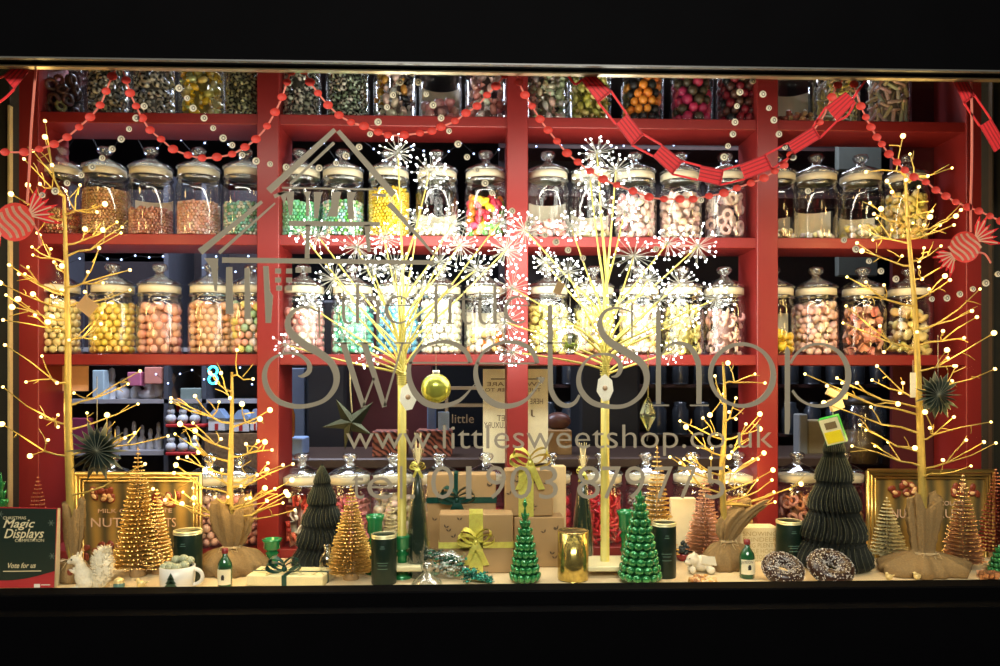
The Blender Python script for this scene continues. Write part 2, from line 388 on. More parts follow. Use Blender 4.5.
# colours
pk, ppk, lpk = (.85, .33, .28), (.92, .62, .52), (.9, .45, .42)
wh, cr, ye, lye = (.80, .74, .60), (.78, .64, .34), (.93, .62, .03), (.86, .70, .18)
og, rd, gn, mint, bl, lbl = (.9, .28, .03), (.65, .03, .06), (.15, .5, .08), (.25, .68, .42), (.12, .45, .68), (.45, .68, .75)
br, lbr, dbr, olv, blk = (.35, .10, .05), (.58, .33, .14), (.10, .035, .02), (.35, .36, .12), (.02, .02, .02)
rasp, prp = (.55, .03, .10), (.25, .04, .15)
J = [  # shelf, px, sweets, name, type, px size, palette, fill 0-1, paper label, pack
 ('top', 61, 'dark brown cola rings under a grey card', 'jelly_rings', 'ring', 6, [dbr, dbr, dbr, br, olv], .8, 1),
 ('top', 108, 'black and grey wrapped humbugs', 'humbugs', 'humbug', 5.2, [wh, cr, (.5, .5, .45)], 1, 0),
 ('top', 154.5, 'silver and black striped humbugs', 'humbugs', 'humbug', 5.5, [wh, wh, (.6, .62, .6)], 1, 0),
 ('top', 202, 'yellow twist-wrapped lemon sweets', 'wrapped_sweets', 'wrap', 5.5, [ye, lye, (.8, .75, .3)], 1, 0),
 ('top', 246, 'dark olive humbugs, half behind the upright', 'humbugs', 'humbug', 4.5, [(.6, .6, .3), (.45, .42, .2)], 1, 0),
 ('top', 300, 'grey-green striped mints beside the upright', 'striped_mints', 'humbug', 5.3, [(.6, .62, .45), wh], 1, 0),
 ('top', 348, 'small green and white mint humbugs', 'striped_mints', 'humbug', 4.2, [(.6, .7, .5), wh, (.3, .4, .25)], 1, 0),
 ('top', 395, 'mixed white and toffee brown wrapped sweets', 'wrapped_sweets', 'wrap', 6, [wh, wh, (.85, .6, .5), blk, (.7, .35, .05)], 1, 0),
 ('top', 440.5, 'a few dusky pink sweets under a cream card', 'pink_sweets', 'drop', 5, [(.6, .2, .2), (.7, .35, .3)], .42, 1),
 ('top', 486.5, 'pink and white striped wrapped sweets', 'wrapped_sweets', 'wrap', 6.2, [(.8, .3, .25), wh, (.85, .55, .45)], 1, 0),
 ('top', 547, 'cream and pink twist-wrapped nougats', 'wrapped_sweets', 'wrap', 5.5, [wh, cr, (.8, .5, .4), (.6, .7, .4)], 1, 0),
 ('top', 590, 'yellow-green wrapped toffees', 'wrapped_sweets', 'wrap', 5, [(.62, .6, .12), (.45, .45, .05), lye], 1, 0),
 ('top', 642, 'orange and black aniseed balls', 'aniseed_balls', 'ball', 4.5, [og, og, blk, blk, blk], 1, 0),
 ('top', 691.5, 'raspberry red and black berry gums', 'berry_gums', 'ball', 5, [rasp, rasp, (.08, .06, .03), (.08, .06, .03)], 1, 0),
 ('top', 737, 'dark red liquorice pieces', 'liquorice_pieces', 'ball', 4.5, [(.25, .01, .02), blk, dbr], 1, 0),
 ('top', 793, 'brown crumbs under a tall olive card', 'sweet_crumbs', 'drop', 3, [br, lbr], .2, 1),
 ('top', 837, 'cream sherbet sticks', 'sherbet_sticks', 'stick', 3.2, [wh, cr, lye], 1, 0),
 ('top', 888, 'pink and cream rock pieces', 'rock_pieces', 'stick', 4.4, [(.8, .5, .4), cr, (.7, .65, .45)], 1, 0),
 ('second', 61, 'dark red aniseed balls behind the twig tree', 'aniseed_balls', 'tiny', 1.7, [br, (.5, .12, .06), lbr], .5, 0),
 ('second', 105, 'light brown sugar balls, nearly full', 'sugar_balls', 'tiny', 1.7, [lbr, (.7, .42, .2), (.6, .3, .14)], .9, 0),
 ('second', 151, 'rosy brown sugar balls below an empty half', 'sugar_balls', 'tiny', 1.7, [(.62, .28, .2), (.75, .42, .3), (.5, .2, .14)], .52, 1),
 ('second', 199, 'peach sugar balls', 'sugar_balls', 'tiny', 1.7, [(.9, .5, .35), ppk, (.85, .4, .28)], .66, 0),
 ('second', 245, 'pale green and white sugar balls by the upright', 'sugar_balls', 'tiny', 1.8, [(.25, .5, .3), wh, (.3, .6, .5)], .66, 0),
 ('second', 300, 'emerald green tiny mints', 'tiny_mints', 'tiny', 1.8, [(.12, .5, .18), (.3, .7, .35), mint], .66, 0),
 ('second', 343, 'green, blue and white tiny mints', 'tiny_mints', 'tiny', 1.8, [mint, lbl, wh, gn], .7, 0),
 ('second', 389, 'bright yellow lemon pips', 'lemon_pips', 'tiny', 1.8, [ye, (.98, .75, .1), (.85, .55, .02)], .95, 0),
 ('second', 437, 'a few white mints below a cream card', 'white_mints', 'drop', 3, [wh, cr], .2, 1),
 ('second', 485.5, 'orange, yellow and red fruit gums', 'fruit_gums', 'bean', 4.2, [og, ye, rd, (.85, .1, .2), (.9, .5, .05), gn], .84, 0),
 ('second', 548, 'pink and white coconut chips under a card', 'coconut_chips', 'bean', 4, [pk, wh, ppk], .36, 1),
 ('second', 591, 'pale fudge pieces low under a card', 'fudge_pieces', 'drop', 4, [cr, wh, ppk], .3, 1),
 ('second', 635, 'pink and white mice pieces', 'pink_pieces', 'bean', 4, [ppk, wh, lpk], .86, 0),
 ('second', 680, 'peach foam pieces', 'foam_pieces', 'drop', 4, [(.9, .6, .42), ppk, (.9, .7, .55)], .93, 0),
 ('second', 725, 'pale pink foam rings', 'foam_rings', 'ring', 6, [ppk, (.88, .66, .58)], .9, 0),
 ('second', 775, 'cream sugar crumbs, behind the upright', 'sugar_crumbs', 'drop', 3, [cr, wh], .2, 1),
 ('second', 816, 'white crumbs below a tall cream card', 'sugar_crumbs', 'drop', 3, [wh, cr], .12, 1),
 ('second', 860.5, 'cream coconut pieces below a cream card', 'coconut_pieces', 'drop', 4, [cr, wh, lye], .3, 1),
 ('second', 906, 'yellow and cream butterscotch', 'butterscotch', 'bean', 3.6, [lye, cr, (.85, .6, .15)], .95, 0),
 ('third', 58, 'pale straw-yellow bonbons', 'bonbons', 'ball', 3.7, [(.85, .68, .28), (.9, .75, .38)], 1, 0),
 ('third', 113, 'golden yellow bonbons', 'bonbons', 'ball', 3.6, [(.9, .62, .1), (.92, .68, .16)], .97, 0),
 ('third', 160, 'large rose-pink bonbons', 'bonbons', 'ball', 4.3, [(.88, .45, .30), (.85, .38, .26), (.9, .5, .36)], .96, 0),
 ('third', 211, 'peach-orange bonbons', 'bonbons', 'ball', 3.6, [(.92, .48, .25), (.9, .55, .33)], 1, 0),
 ('third', 252, 'mixed pastel bonbons by the upright', 'bonbons', 'ball', 3.9, [(.88, .45, .3), lye, (.4, .6, .35), wh], 1, 0),
 ('third', 304, 'pink and white bonbons', 'bonbons', 'ball', 3.9, [(.9, .35, .32), ppk, wh], .88, 0),
 ('third', 353, 'mint green bonbons', 'bonbons', 'ball', 3.8, [(.12, .58, .38), (.18, .66, .45), (.3, .72, .55)], .94, 0),
 ('third', 398, 'sky blue bonbons', 'bonbons', 'ball', 3.8, [(.10, .45, .68), (.16, .55, .78)], .95, 0),
 ('third', 441, 'creamy white bonbons', 'bonbons', 'ball', 3.7, [wh, (.85, .8, .55)], 1, 0),
 ('third', 485.5, 'white mints and orange slices', 'mixed_slices', 'bean', 4, [wh, og, wh, (.9, .6, .2)], .5, 1),
 ('third', 548, 'lemon yellow sherbet drops', 'sherbet_drops', 'drop', 4, [(.92, .8, .18), lye], .95, 0),
 ('third', 594, 'yellow and coral jelly pieces', 'jelly_pieces', 'drop', 5, [(.9, .5, .3), lye, (.92, .8, .25)], .95, 0),
 ('third', 639, 'pale yellow and pink jelly beans', 'jelly_beans', 'bean', 3.8, [lye, wh, (.9, .6, .45)], .98, 0),
 ('third', 682, 'pale yellow foam bananas', 'foam_bananas', 'shrimp', 4.6, [(.9, .8, .3), lye], .95, 0),
 ('third', 724, 'pink foam shrimps', 'foam_shrimps', 'shrimp', 4.6, [(.88, .45, .38), ppk], .9, 0),
 ('third', 773, 'yellow pineapple chunks, behind the upright', 'pineapple_chunks', 'drop', 4, [ye, (.88, .6, .1)], .5, 1),
 ('third', 816, 'pale pink marshmallow buttons', 'marshmallow_buttons', 'drop', 3.7, [(.9, .55, .42), ppk, (.92, .65, .45)], 1, 0),
 ('third', 863, 'orange-pink peach hearts', 'peach_hearts', 'heart', 5, [(.88, .32, .2), (.9, .5, .36), (.85, .4, .22)], .95, 0),
 ('third', 909, 'yellow foam mushrooms', 'foam_mushrooms', 'mush', 6, [lye, (.85, .6, .2), cr], .96, 0),
 ('lowest', 112, 'white mints, hidden by the tin picture', 'white_mints', 'ball', 4, [wh, cr], .8, 0),
 ('lowest', 210, 'pink bonbons behind the sack', 'bonbons', 'ball', 3.9, [(.88, .42, .3), (.9, .55, .42)], .95, 0),
 ('lowest', 240, 'salmon bonbons left of the second upright', 'bonbons', 'ball', 3.9, [(.86, .38, .28), (.9, .5, .4)], .95, 0),
 ('lowest', 302, 'red jelly lips and fried eggs', 'jelly_lips', 'heart', 6.5, [(.75, .08, .05), wh, (.85, .2, .1)], .9, 0),
 ('lowest', 350, 'deep pink candy hearts', 'candy_hearts', 'heart', 5, [(.8, .16, .18), (.85, .3, .3)], .95, 0),
 ('lowest', 393, 'cream candy shells', 'candy_shells', 'drop', 4.3, [cr, (.9, .7, .5), wh], .95, 0),
 ('lowest', 439, 'pink marshmallow twists behind the kraft parcel', 'marshmallow_twists', 'shrimp', 5.5, [(.85, .3, .3), ppk], .9, 0),
 ('lowest', 486, 'crimson jelly babies behind the kraft parcel', 'jelly_babies', 'bean', 4.5, [rd, (.8, .1, .15)], .7, 0),
 ('lowest', 551, 'bright red cherries behind the parcels', 'cherry_sweets', 'ball', 4.5, [rd, (.8, .05, .08)], .85, 0),
 ('lowest', 602, 'scarlet liquorice bites', 'liquorice_bites', 'stick', 3.1, [(.78, .02, .05), (.85, .05, .06), (.7, .02, .03)], .95, 0),
 ('lowest', 646, 'black and white striped mint balls', 'striped_mints', 'humbug', 4.6, [wh, (.6, .6, .55)], .9, 0),
 ('lowest', 693, 'dark chocolate nuts', 'chocolate_nuts', 'bean', 3.6, [dbr, br], .7, 0),
 ('lowest', 738, 'brown toffee chips behind the sack', 'toffee_chips', 'drop', 4, [br, lbr, (.75, .4, .2)], .85, 0),
 ('lowest', 797, 'coral jelly rings right of the fourth upright', 'jelly_rings', 'ring', 5.5, [(.75, .3, .15), (.8, .4, .3)], .9, 0),
 ('lowest', 843, 'caramels hidden by the folded paper tree', 'caramels', 'drop', 5, [br, lbr], .6, 0),
]
budget = 300
for i, (row, cx, desc, nm, typ, s, pal, fr, card) in enumerate(J):
    yb = SHY[row]; z = SZ[row]; x = P(cx, yb, 2.163).x; y = 2.163
    t = {'top': 'top shelf', 'second': 'second shelf', 'third': 'third shelf', 'lowest': 'lowest shelf'}[row]
    jr = jar_at(x, y, z + .0005, 'lidded glass jar of ' + desc + ', ' + t)
    s *= u
    zf = z + .004; zt_ = zf + fr * 51 * u
    W_ = typ in ('wrap', 'humbug')
    sk = None
    if nm == 'bonbons' and row == 'third' and cx in (160, 211, 353, 398, 304):
        lim = {160: 75, 211: 70, 353: 60, 398: 55, 304: 40}[cx]; got = []
        def sk(q, a, L, c, y=y, got=got, lim=lim, s=s):
            if L == 0 and q.y < y - RIN * .35 and len(got) < lim and q.z < zt_ - s * .5: got.append((q, c)); return True
            return False
    m = fill(x, y, zf, zt_, typ, s, pal, i + 11, {'wrap': 1.05, 'humbug': .82, 'stick': 1.0, 'shrimp': 1.0, 'mush': 1.05}.get(typ, 1.0), sk)
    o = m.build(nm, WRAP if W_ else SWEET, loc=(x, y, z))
    tag(o, desc + (' piled in a jar, ' if fr < .8 else ' filling a jar, ') + t, 'sweets', kind='stuff')
    if sk:
        ms = {}
        for q, c in got:
            if c not in ms:
                b = MB(); b.cur = c; b.ball((0, 0, 0), s, 12, 8); o = b.build('bonbon', SWEET, loc=q); ms[c] = o
            else: o = ms[c].copy(); col.objects.link(o); o.location = q
            tag(o, desc.replace('bonbons', 'bonbon').replace('large ', 'large round ') + ' against the glass of its own jar, third shelf', 'sweet', 'front ' + desc + ' on the third shelf')
    if card:
        b = MB(); k = 14; h0, h1 = zf, z + (40 if row != 'third' else 44) * u; R = RIN - .0005; vs = []; fs = []
        if fr < .35: h1 = z + {('top'): 40, 'second': 28 if cx != 816 else 34}.get(row, 36) * u
        a0, a1 = PI * .12, PI * .88
        for j in range(k):
            a = a0 + (a1 - a0) * j / (k - 1); vs += [(x + R * math.cos(a), y + R * math.sin(a), h0), (x + R * math.cos(a), y + R * math.sin(a), h1)]
        for j in range(k - 1): fs.append((2 * j, 2 * j + 1, 2 * j + 3, 2 * j + 2))
        b.add(vs, fs); c = b.build('paper_label', CARD if cx not in (61,) else GREYIN, jr)

# ------------------------------------------------------------- lettering and painted garlands on the window
YV = YG - .0014
def pv(pts): return [P(a, b, YV) for a, b in pts]
def stroke(m, pts, w, k=6, sm=True):
    """pts px points (x,y), w widths px"""
    if not isinstance(w, (list, tuple)): w = [w] * len(pts)
    q = [(p[0], p[1], ww) for p, ww in zip(pts, w)]
    if sm and len(q) > 2: q = spline(q, k)
    m.strip([P(a, b, YV) for a, b, _ in q], [max(.25, c) * M_(YG) for _, _, c in q], .0012)
def poly(m, pts): m.poly(pv(pts), (0, .0012, 0))
def c2(p): return [(250 + a * .2254, 270 + b * .2254) for a, b in p]
def c3(p): return [(390 + a * .2251, 270 + b * .2251) for a, b in p]
def c4(p): return [(550 + a * .195, 290 + b * .195) for a, b in p]
m = MB()
# house emblem
for a, b, w0, w1 in (((268.5, 191), (335, 129.5), 7, 4.5), ((290, 184), (334, 142.5), 2, 3), ((338, 131), (394, 195), 4.5, 7), ((282, 187.6), (378, 189.4), 1.6, 1.6),
                     ((200, 252), (262, 201.5), 7, 3), ((219, 253), (275, 203), 3.5, 1.6), ((389, 203.5), (439, 260), 5.5, 2), ((274, 196.5), (285, 191.5), 4, 2),
                     ((289, 223.4), (380, 224.2), 5.6, 4.2), ((308, 225), (307, 259), 4.6, 4.6), ((367, 225), (369, 252), 6, 3), ((222, 260), (434, 262.5), 5.4, 4.4),
                     ((229, 267), (229.5, 314), 6, 8), ((247, 268), (247.5, 319), 5, 6.5), ((372, 194.5), (386, 195.5), 2, 3)):
    n = (Vector((b[0] - a[0], b[1] - a[1])).normalized()); nx, ny = -n.y, n.x
    poly(m, [(a[0] + nx * w0 / 2, a[1] + ny * w0 / 2), (b[0] + nx * w1 / 2, b[1] + ny * w1 / 2), (b[0] - nx * w1 / 2, b[1] - ny * w1 / 2), (a[0] - nx * w0 / 2, a[1] - ny * w0 / 2)])
poly(m, [(204, 258), (218, 258), (217, 291), (214.5, 291), (211, 268)])
poly(m, [(263, 266), (268.5, 266), (270, 291), (273, 296), (271, 323), (265.5, 323)])
poly(m, [(277, 193), (287, 191), (286, 199), (284, 204), (281, 197)]); poly(m, [(286, 191.5), (294, 191.5), (292, 215), (289, 215)])
poly(m, [(303, 191.5), (311, 191.5), (309, 195), (309, 216), (306, 216), (306, 197)]); poly(m, [(314, 192), (323, 192), (321, 196), (318, 218), (314, 218)])
poly(m, [(332, 192), (341, 192), (339, 203), (337, 217), (327, 216), (331, 206)]); poly(m, [(347, 192), (356, 192), (353, 201), (354, 219), (348, 219)])
for a, b in ((278, 271), (289, 271), (298.5, 270), (308, 270), (278, 280), (289, 280), (279, 288), (289, 288)): poly(m, [(a - 3, b - 2.6), (a + 3, b - 2.6), (a + 3, b + 2.6), (a - 3, b + 2.6)])
o = m.build('house_emblem', VINYL, smooth=False); tag(o, 'taupe timber-framed house emblem stuck on the window above the lettering', 'window sign')

def serif_l(m, x, y0, y1, w=3.4):
    poly(m, [(x - w / 2, y0 + 2.5), (x + w / 2, y0), (x + w / 2, y1), (x - w / 2, y1)]); poly(m, [(x - w / 2 - 2.5, y1 - .2), (x + w / 2 + 2.5, y1 - .2), (x + w / 2 + 2.5, y1 + 1), (x - w / 2 - 2.5, y1 + 1)])
def small_t(m, x):
    stroke(m, [(x, 290.5), (x, 300), (x, 316), (x + 2, 322), (x + 6, 323.4), (x + 9, 321)], [1, 3, 3.2, 3, 2, 1]); stroke(m, [(x - 5, 299.5), (x + 7, 299)], 1.5, sm=False)
def small_e(m, cx, cy=309.8, r=12.5):
    pts = [(cx + r * .95, cy - 4)]; ws = [2]
    for a in range(-20, -345, -22): pts.append((cx + r * math.cos(math.radians(a)), cy + (r + .7) * math.sin(math.radians(a)))); ws.append(1.6 + 2.2 * max(0, -math.cos(math.radians(a))))
    stroke(m, pts[:-1], ws[:-1], 4); stroke(m, [(cx - r, cy - 4.4), (cx + r * .98, cy - 4.4)], 1.1, sm=False)
tl_ = empty('the_little_lettering', P(430, 323, YV), 'small taupe serif words reading the little on the window', 'window sign')
m = MB()
small_t(m, 343.5); serif_l(m, 357.5, 283, 322.5); stroke(m, [(359, 305), (364, 299), (370, 297.5), (376, 301), (378, 308), (378, 322.5)], [1, 1.8, 2.6, 3.2, 3.4, 3.4]); stroke(m, [(373, 323), (383, 323)], 1.1, sm=False)
small_e(m, 399); m.build('lettering', VINYL, tl_, smooth=False); m = MB()
serif_l(m, 436, 282.5, 323); serif_l(m, 450, 297, 323); m.lathe([(.0001, 0), (2.6 * M_(YG), 0), (2.6 * M_(YG), .0012), (.0001, .0012)], P(449.5, 286.5, YV + .0012), 16, M=rot('X', PI / 2)); small_t(m, 463.5); small_t(m, 480); serif_l(m, 495, 282.5, 323); small_e(m, 518)
m.build('lettering', VINYL, tl_, smooth=False)
m = MB()
stroke(m, c2([(310, 190), (250, 165), (195, 180), (167, 230), (182, 280), (240, 330), (310, 370), (360, 412), (384, 470), (372, 530), (320, 583), (220, 606), (130, 585), (78, 530), (64, 460), (90, 402), (150, 371), (215, 375), (258, 410), (262, 448), (235, 470), (213, 470)]),
       [1.6, 2.2, 3.4, 5.6, 7.2, 8, 7.6, 7, 6.4, 5.4, 4.2, 4.6, 5.6, 5.6, 5, 3.4, 2.4, 3, 4.4, 5, 3.6, 1])
stroke(m, [(319, 306), (319.6, 338)], [2.2, 1.6], sm=False)
for a, b, w0, w1 in (((343, 343), (363.5, 407), 6.4, 4.6), ((364, 343), (384.5, 407), 6.4, 4.6), ((363.5, 406), (374, 378), 2, 2), ((384.5, 406), (402.5, 343), 2.2, 2)): stroke(m, [a, b], [w0, w1], sm=False)
for a, b in ((334, 351), (357, 372), (394, 411)): stroke(m, [(a, 343), (b, 343)], 1.6, sm=False)
stroke(m, [(471, 363), (465, 351), (452, 343), (436, 342.4), (420, 349), (410.5, 362), (409, 377), (415, 393), (427, 403.5), (443, 406), (460, 400), (475, 384)], [4.5, 5, 4.4, 3, 2.6, 3.6, 5.2, 6.2, 6.4, 5.2, 3.4, .8]); stroke(m, [(409, 362.8), (470, 362.8)], 1.8, sm=False)
stroke(m, [(537.5, 363.5), (532, 351), (519, 343), (503, 342.4), (487, 349), (477.5, 362), (476, 377), (482, 393), (494, 403.5), (510, 406), (527, 399), (541, 381)], [4.5, 5, 4.4, 3, 2.6, 3.6, 5.2, 6.2, 6.4, 5.2, 3.4, 1]); stroke(m, [(477, 363.4), (537, 363.4)], 1.8, sm=False); poly(m, [(536, 377), (545, 377.5), (542.5, 384)])
stroke(m, [(550, 306), (550, 312), (550.5, 380), (552, 392), (558, 402), (567, 405.8), (575, 402.5), (579.5, 395)], [1, 5, 5, 5.2, 5.4, 4.6, 3.6, 2.6]); stroke(m, [(541, 343), (565, 343)], 1.6, sm=False)
stroke(m, c4([(415, 112), (350, 92), (290, 105), (258, 150), (262, 205), (300, 260), (380, 312), (450, 357), (490, 410), (494, 480), (458, 548), (390, 592), (310, 598), (220, 578), (162, 520), (147, 450), (172, 380), (225, 336), (300, 330), (348, 357), (362, 400), (345, 438), (315, 445)]),
       [1.6, 2.2, 3.2, 4.6, 6.2, 7.4, 8, 7.4, 6.6, 5.4, 4.4, 4, 4.6, 5.6, 5.6, 4.6, 3, 2.2, 3, 4.4, 5, 3.6, 1])
stroke(m, [(632, 302.5), (632, 338)], [2.2, 1.6], sm=False)
stroke(m, [(658.5, 306.5), (658.5, 312), (658.5, 404)], [1, 5, 5], sm=False); stroke(m, [(653, 405.4), (669, 405.4)], 1.6, sm=False)
stroke(m, [(661, 356), (669, 345.5), (679, 343), (690, 347.5), (697, 359), (699, 372), (699, 404)], [1.2, 2.4, 4, 5.4, 5.8, 5.4, 5.2]); stroke(m, [(690, 405.4), (709, 405.4)], 1.6, sm=False)
q = []; w = []
for a in range(0, 361, 15): q.append((742 + 31.5 * math.cos(math.radians(a)), 375 + 31 * math.sin(math.radians(a)))); w.append(3.6 + 2.8 * math.cos(math.radians(a - 20)) ** 2 * (1 if math.cos(math.radians(a - 20)) > 0 else .4))
stroke(m, q, w, 3)
stroke(m, [(787.5, 346.5), (787.5, 351), (787.5, 428), (787, 434)], [1, 5.2, 5.2, 4], sm=False)
q = []; w = []
for a in range(-158, 160, 14): q.append((818.5 + 30 * math.cos(math.radians(a)), 375 + 31 * math.sin(math.radians(a)))); w.append(2.6 + 3.6 * max(0, math.cos(math.radians(a - 15))))
stroke(m, q, w, 3)
tag(m.build('sweet_shop_lettering', VINYL, smooth=False), 'large taupe lettering with swash S reading Sweet Shop on the window', 'window sign')
FONTM = []
def text(s, x0, x1, yb, h, Y, m, name='lettering', parent=None, ext=.0005, off=0, mirror=False, lean=0):
    """s between px x0..x1 with baseline yb; h = cap height px"""
    cu = bpy.data.curves.new(name, 'FONT'); cu.body = s; cu.size = 1; cu.extrude = 0; cu.offset = off; cu.resolution_u = 3; cu.shear = lean
    o = bpy.data.objects.new(name, cu); col.objects.link(o); bpy.context.view_layer.update()
    bb = o.bound_box; xa, xb = bb[0][0], bb[6][0]; ya, yb2 = bb[0][1], bb[6][1]
    me = bpy.data.meshes.new_from_object(o); bpy.data.objects.remove(o); A, B = P(x0, yb, Y), P(x1, yb, Y); sx = (B.x - A.x) / (xb - xa); sz = h * M_(Y) / .7
    vs = []
    for v in me.vertices:
        X = (v.co.x - xa) * sx
        if mirror: X = (B.x - A.x) - X
        vs.append(Vector((A.x + X, Y, A.z + v.co.y * sz)))
    b = MB(); b.add(vs, [tuple(p.vertices) for p in me.polygons])
    bpy.data.meshes.remove(me)
    return b
URL = text('www.littlesweetshop.co.uk', 346, 773, 449, 24.5, YV, VINYL, off=-.006)
tag(URL.build('web_address_lettering', VINYL, smooth=False), 'thin taupe web address www.littlesweetshop.co.uk across the window', 'window sign')
t = empty('telephone_lettering', P(540, 499, YV), 'thin taupe telephone number 01903 879775 low on the window', 'window sign')
for s_, a, b_ in (('t', 352, 364), ('e', 367, 393), ('l', 400, 402.5), (':', 411, 415), ('0', 431, 454), ('1', 466, 471.5), ('9', 486, 506), ('0', 510, 532), ('3', 539, 558), ('8', 577, 600), ('7', 602, 621), ('9', 625, 645), ('7', 655, 673), ('7', 678, 697), ('5', 705, 725)):
    q = text(s_, a, b_, 499, 34, YV, VINYL, off=-.008); q.build('lettering', VINYL, t, smooth=False)

YI = YG + .0046                                  # inner face of the glass
def disc(m, px, py, r, h, seg=14, Y=YI, ry=None):
    c = P(px, py, Y); k = M_(Y); ry = ry or r
    vs = [c + Vector((math.cos(2 * PI * j / seg) * r * k * q, hh, math.sin(2 * PI * j / seg) * ry * k * q)) for q, hh in ((1, 0), (.92, h * .6), (.6, h)) for j in range(seg)]
    fs = [(i * seg + j, i * seg + (j + 1) % seg, (i + 1) * seg + (j + 1) % seg, (i + 1) * seg + j) for i in range(2) for j in range(seg)] + [tuple(range(seg)), tuple(range(2 * seg, 3 * seg))]
    m.add(vs, fs)
def beads(name, pts, r, m, ms, label, cat, string=True, hole=None, ends=()):
    c = P(*pts[len(pts) // 2], YI); root = empty(name, c, label, cat)
    if string:
        b = MB(); b.strip([P(x, y, YI + .0014) for x, y in spline(list(ends[:1]) + pts + list(ends[1:]), 4)], 1.7 * M_(YI), .0008); b.build('string', ms, root, smooth=False)
    for i, (x, y) in enumerate(pts):
        b = MB(); rr = r * (1 + .12 * math.sin(i * 2.3)); disc(b, x, y, rr, .0035, ry=rr * (.82 if string else 1)); o = b.build('bead', m, root)
        if hole:
            b = MB(); k = M_(YI); c = P(x + .4, y, YI - .0004)
            b.add([c + Vector((math.cos(a * PI / 4) * rr * q * k, 0, math.sin(a * PI / 4) * rr * q * k)) for q in (.32, .55) for a in range(8)], [(a, (a + 1) % 8, 8 + (a + 1) % 8, 8 + a) for a in range(8)])
            b.build('ring_mark', hole, o)
    return root
SW = [([(5, 152), (24, 152), (39, 149), (54, 144), (67, 137), (79, 127), (90, 117), (100, 105), (106, 91), (112, 76)], [(-6, 151), (118, 65)], 'at the end above the tall twig tree'),
      ([(126, 80), (130, 93), (136, 106), (142, 118), (150, 130), (161, 139), (173, 149), (188, 155), (202, 158), (217, 157), (232, 154), (245, 147), (256, 139), (267, 126), (275, 112), (282, 97), (287, 82), (291, 71)], [(123, 71), (293, 69)], 'dipping over jars of peach sugar balls'),
      ([(304, 71), (310, 82), (318, 93), (328, 105), (339, 115), (351, 122), (364, 126), (378, 132), (388, 135), (404, 135), (420, 133), (432, 131), (441, 127), (455, 121), (466, 113), (477, 106), (487, 95), (496, 86), (505, 75)], [(302, 69), (512, 74)], 'dipping above the house emblem'),
      ([(519, 82), (525, 95), (532, 106), (540, 119), (548, 130), (557, 141), (567, 153), (578, 162), (590, 171), (603, 179), (617, 185), (633, 191), (649, 197), (664, 199), (680, 199), (693, 199), (709, 196), (724, 193), (737, 188), (751, 183), (764, 178), (775, 171), (784, 165), (791, 155), (820, 122), (832, 97), (838, 85), (846, 77)], [(517, 74), (848, 73)], 'crossing under the red paper chain'),
      ([(854, 84), (861, 106), (866, 117), (871, 127), (877, 137), (882, 144), (889, 154), (897, 162), (905, 170), (914, 177), (926, 182), (936, 190), (946, 196), (956, 202), (968, 207), (979, 211), (990, 216), (1001, 221)], [(853, 74), (1010, 226)], 'falling over the yellow butterscotch jar')]
for p, e, l in SW: beads('bead_garland', p, 4.6, BEADR, CORALP, 'red bead garland swag on the glass, ' + l, 'garland', ends=e)
PS = [([(144, 106), (136, 118), (129, 129), (121, 139), (112, 149), (102, 158), (92, 167), (81, 175), (67, 183), (55, 191), (42, 195)], 'running down over the light brown sugar balls'),
      ([(165, 68), (179, 88), (187, 98), (193, 108), (204, 118), (213, 128), (223, 138), (232, 145), (242, 155), (256, 161), (270, 164), (286, 167), (319, 168), (336, 163), (346, 156), (359, 147), (370, 134), (378, 122), (387, 107), (393, 95), (400, 82), (403, 71)], 'looping across the house roof'),
      ([(412, 73), (418, 82), (426, 94), (433, 105), (441, 118), (449, 131), (458, 144), (467, 157), (477, 170), (485, 183), (492, 193), (512, 211), (528, 224), (545, 235), (556, 242), (568, 250), (583, 258)], 'falling past the fruit gums to the lit sprays'),
      ([(743, 77), (740, 92), (737, 106), (735, 122), (733, 134), (728, 146), (724, 157), (701, 200), (656, 249)], 'dropping beside the red paper chain over the foam rings'),
      ([(753, 81), (763, 94), (769, 108), (774, 120), (779, 134), (785, 147), (793, 157), (808, 191), (844, 240), (856, 249), (869, 261), (881, 271), (896, 279), (932, 299), (947, 298), (960, 294), (973, 289), (986, 283), (998, 274)], 'crossing an upright then reaching the striped candy twig tree')]
for p, l in PS: beads('pearl_bead_strand', p, 3.3, PEARL, None, 'cream pearl bead strand ' + l, 'bead strand', string=False, hole=PEARLD)

def pst(m, pts, w, h=.0012, k=5, sm=True):
    q = spline(pts, k) if sm and len(pts) > 2 else pts
    m.strip([P(a, b, YI) for a, b in q], w * M_(YI), h)
def chain(links, label, extra=()):
    c = P(*links[0][0], YI); root = empty('paper_chain', c, label, 'garland')
    for L in links:
        b = MB(); b.poly([P(x, y, YI) for x, y in L], (0, .0012, 0)); o = b.build('filled_link', CORAL, root, smooth=False)
        b = MB()
        for t in (.0, .3, .55, .8, 1):
            a_ = (L[0][0] * (1 - t) + L[1][0] * t, L[0][1] * (1 - t) + L[1][1] * t); d_ = (L[3][0] * (1 - t) + L[2][0] * t, L[3][1] * (1 - t) + L[2][1] * t)
            b.strip([P(*a_, YI - .0005), P(*d_, YI - .0005)], 1.1 * M_(YI), .0005)
        b.build('crease', CORALP if False else mat('deep_red_paint', (.55, .012, .014), .6), o, smooth=False)
    for A, B in zip(links, links[1:]):
        b = MB(); pst(b, [A[3], B[0]], 2, sm=False); pst(b, [A[2], B[1]], 2, sm=False); pst(b, [A[3], A[2]], 2, sm=False); b.build('open_link', CORAL, root, smooth=False)
    for e in extra:
        b = MB(); pst(b, e, 2.2); b.build('open_link', CORAL, root, smooth=False)
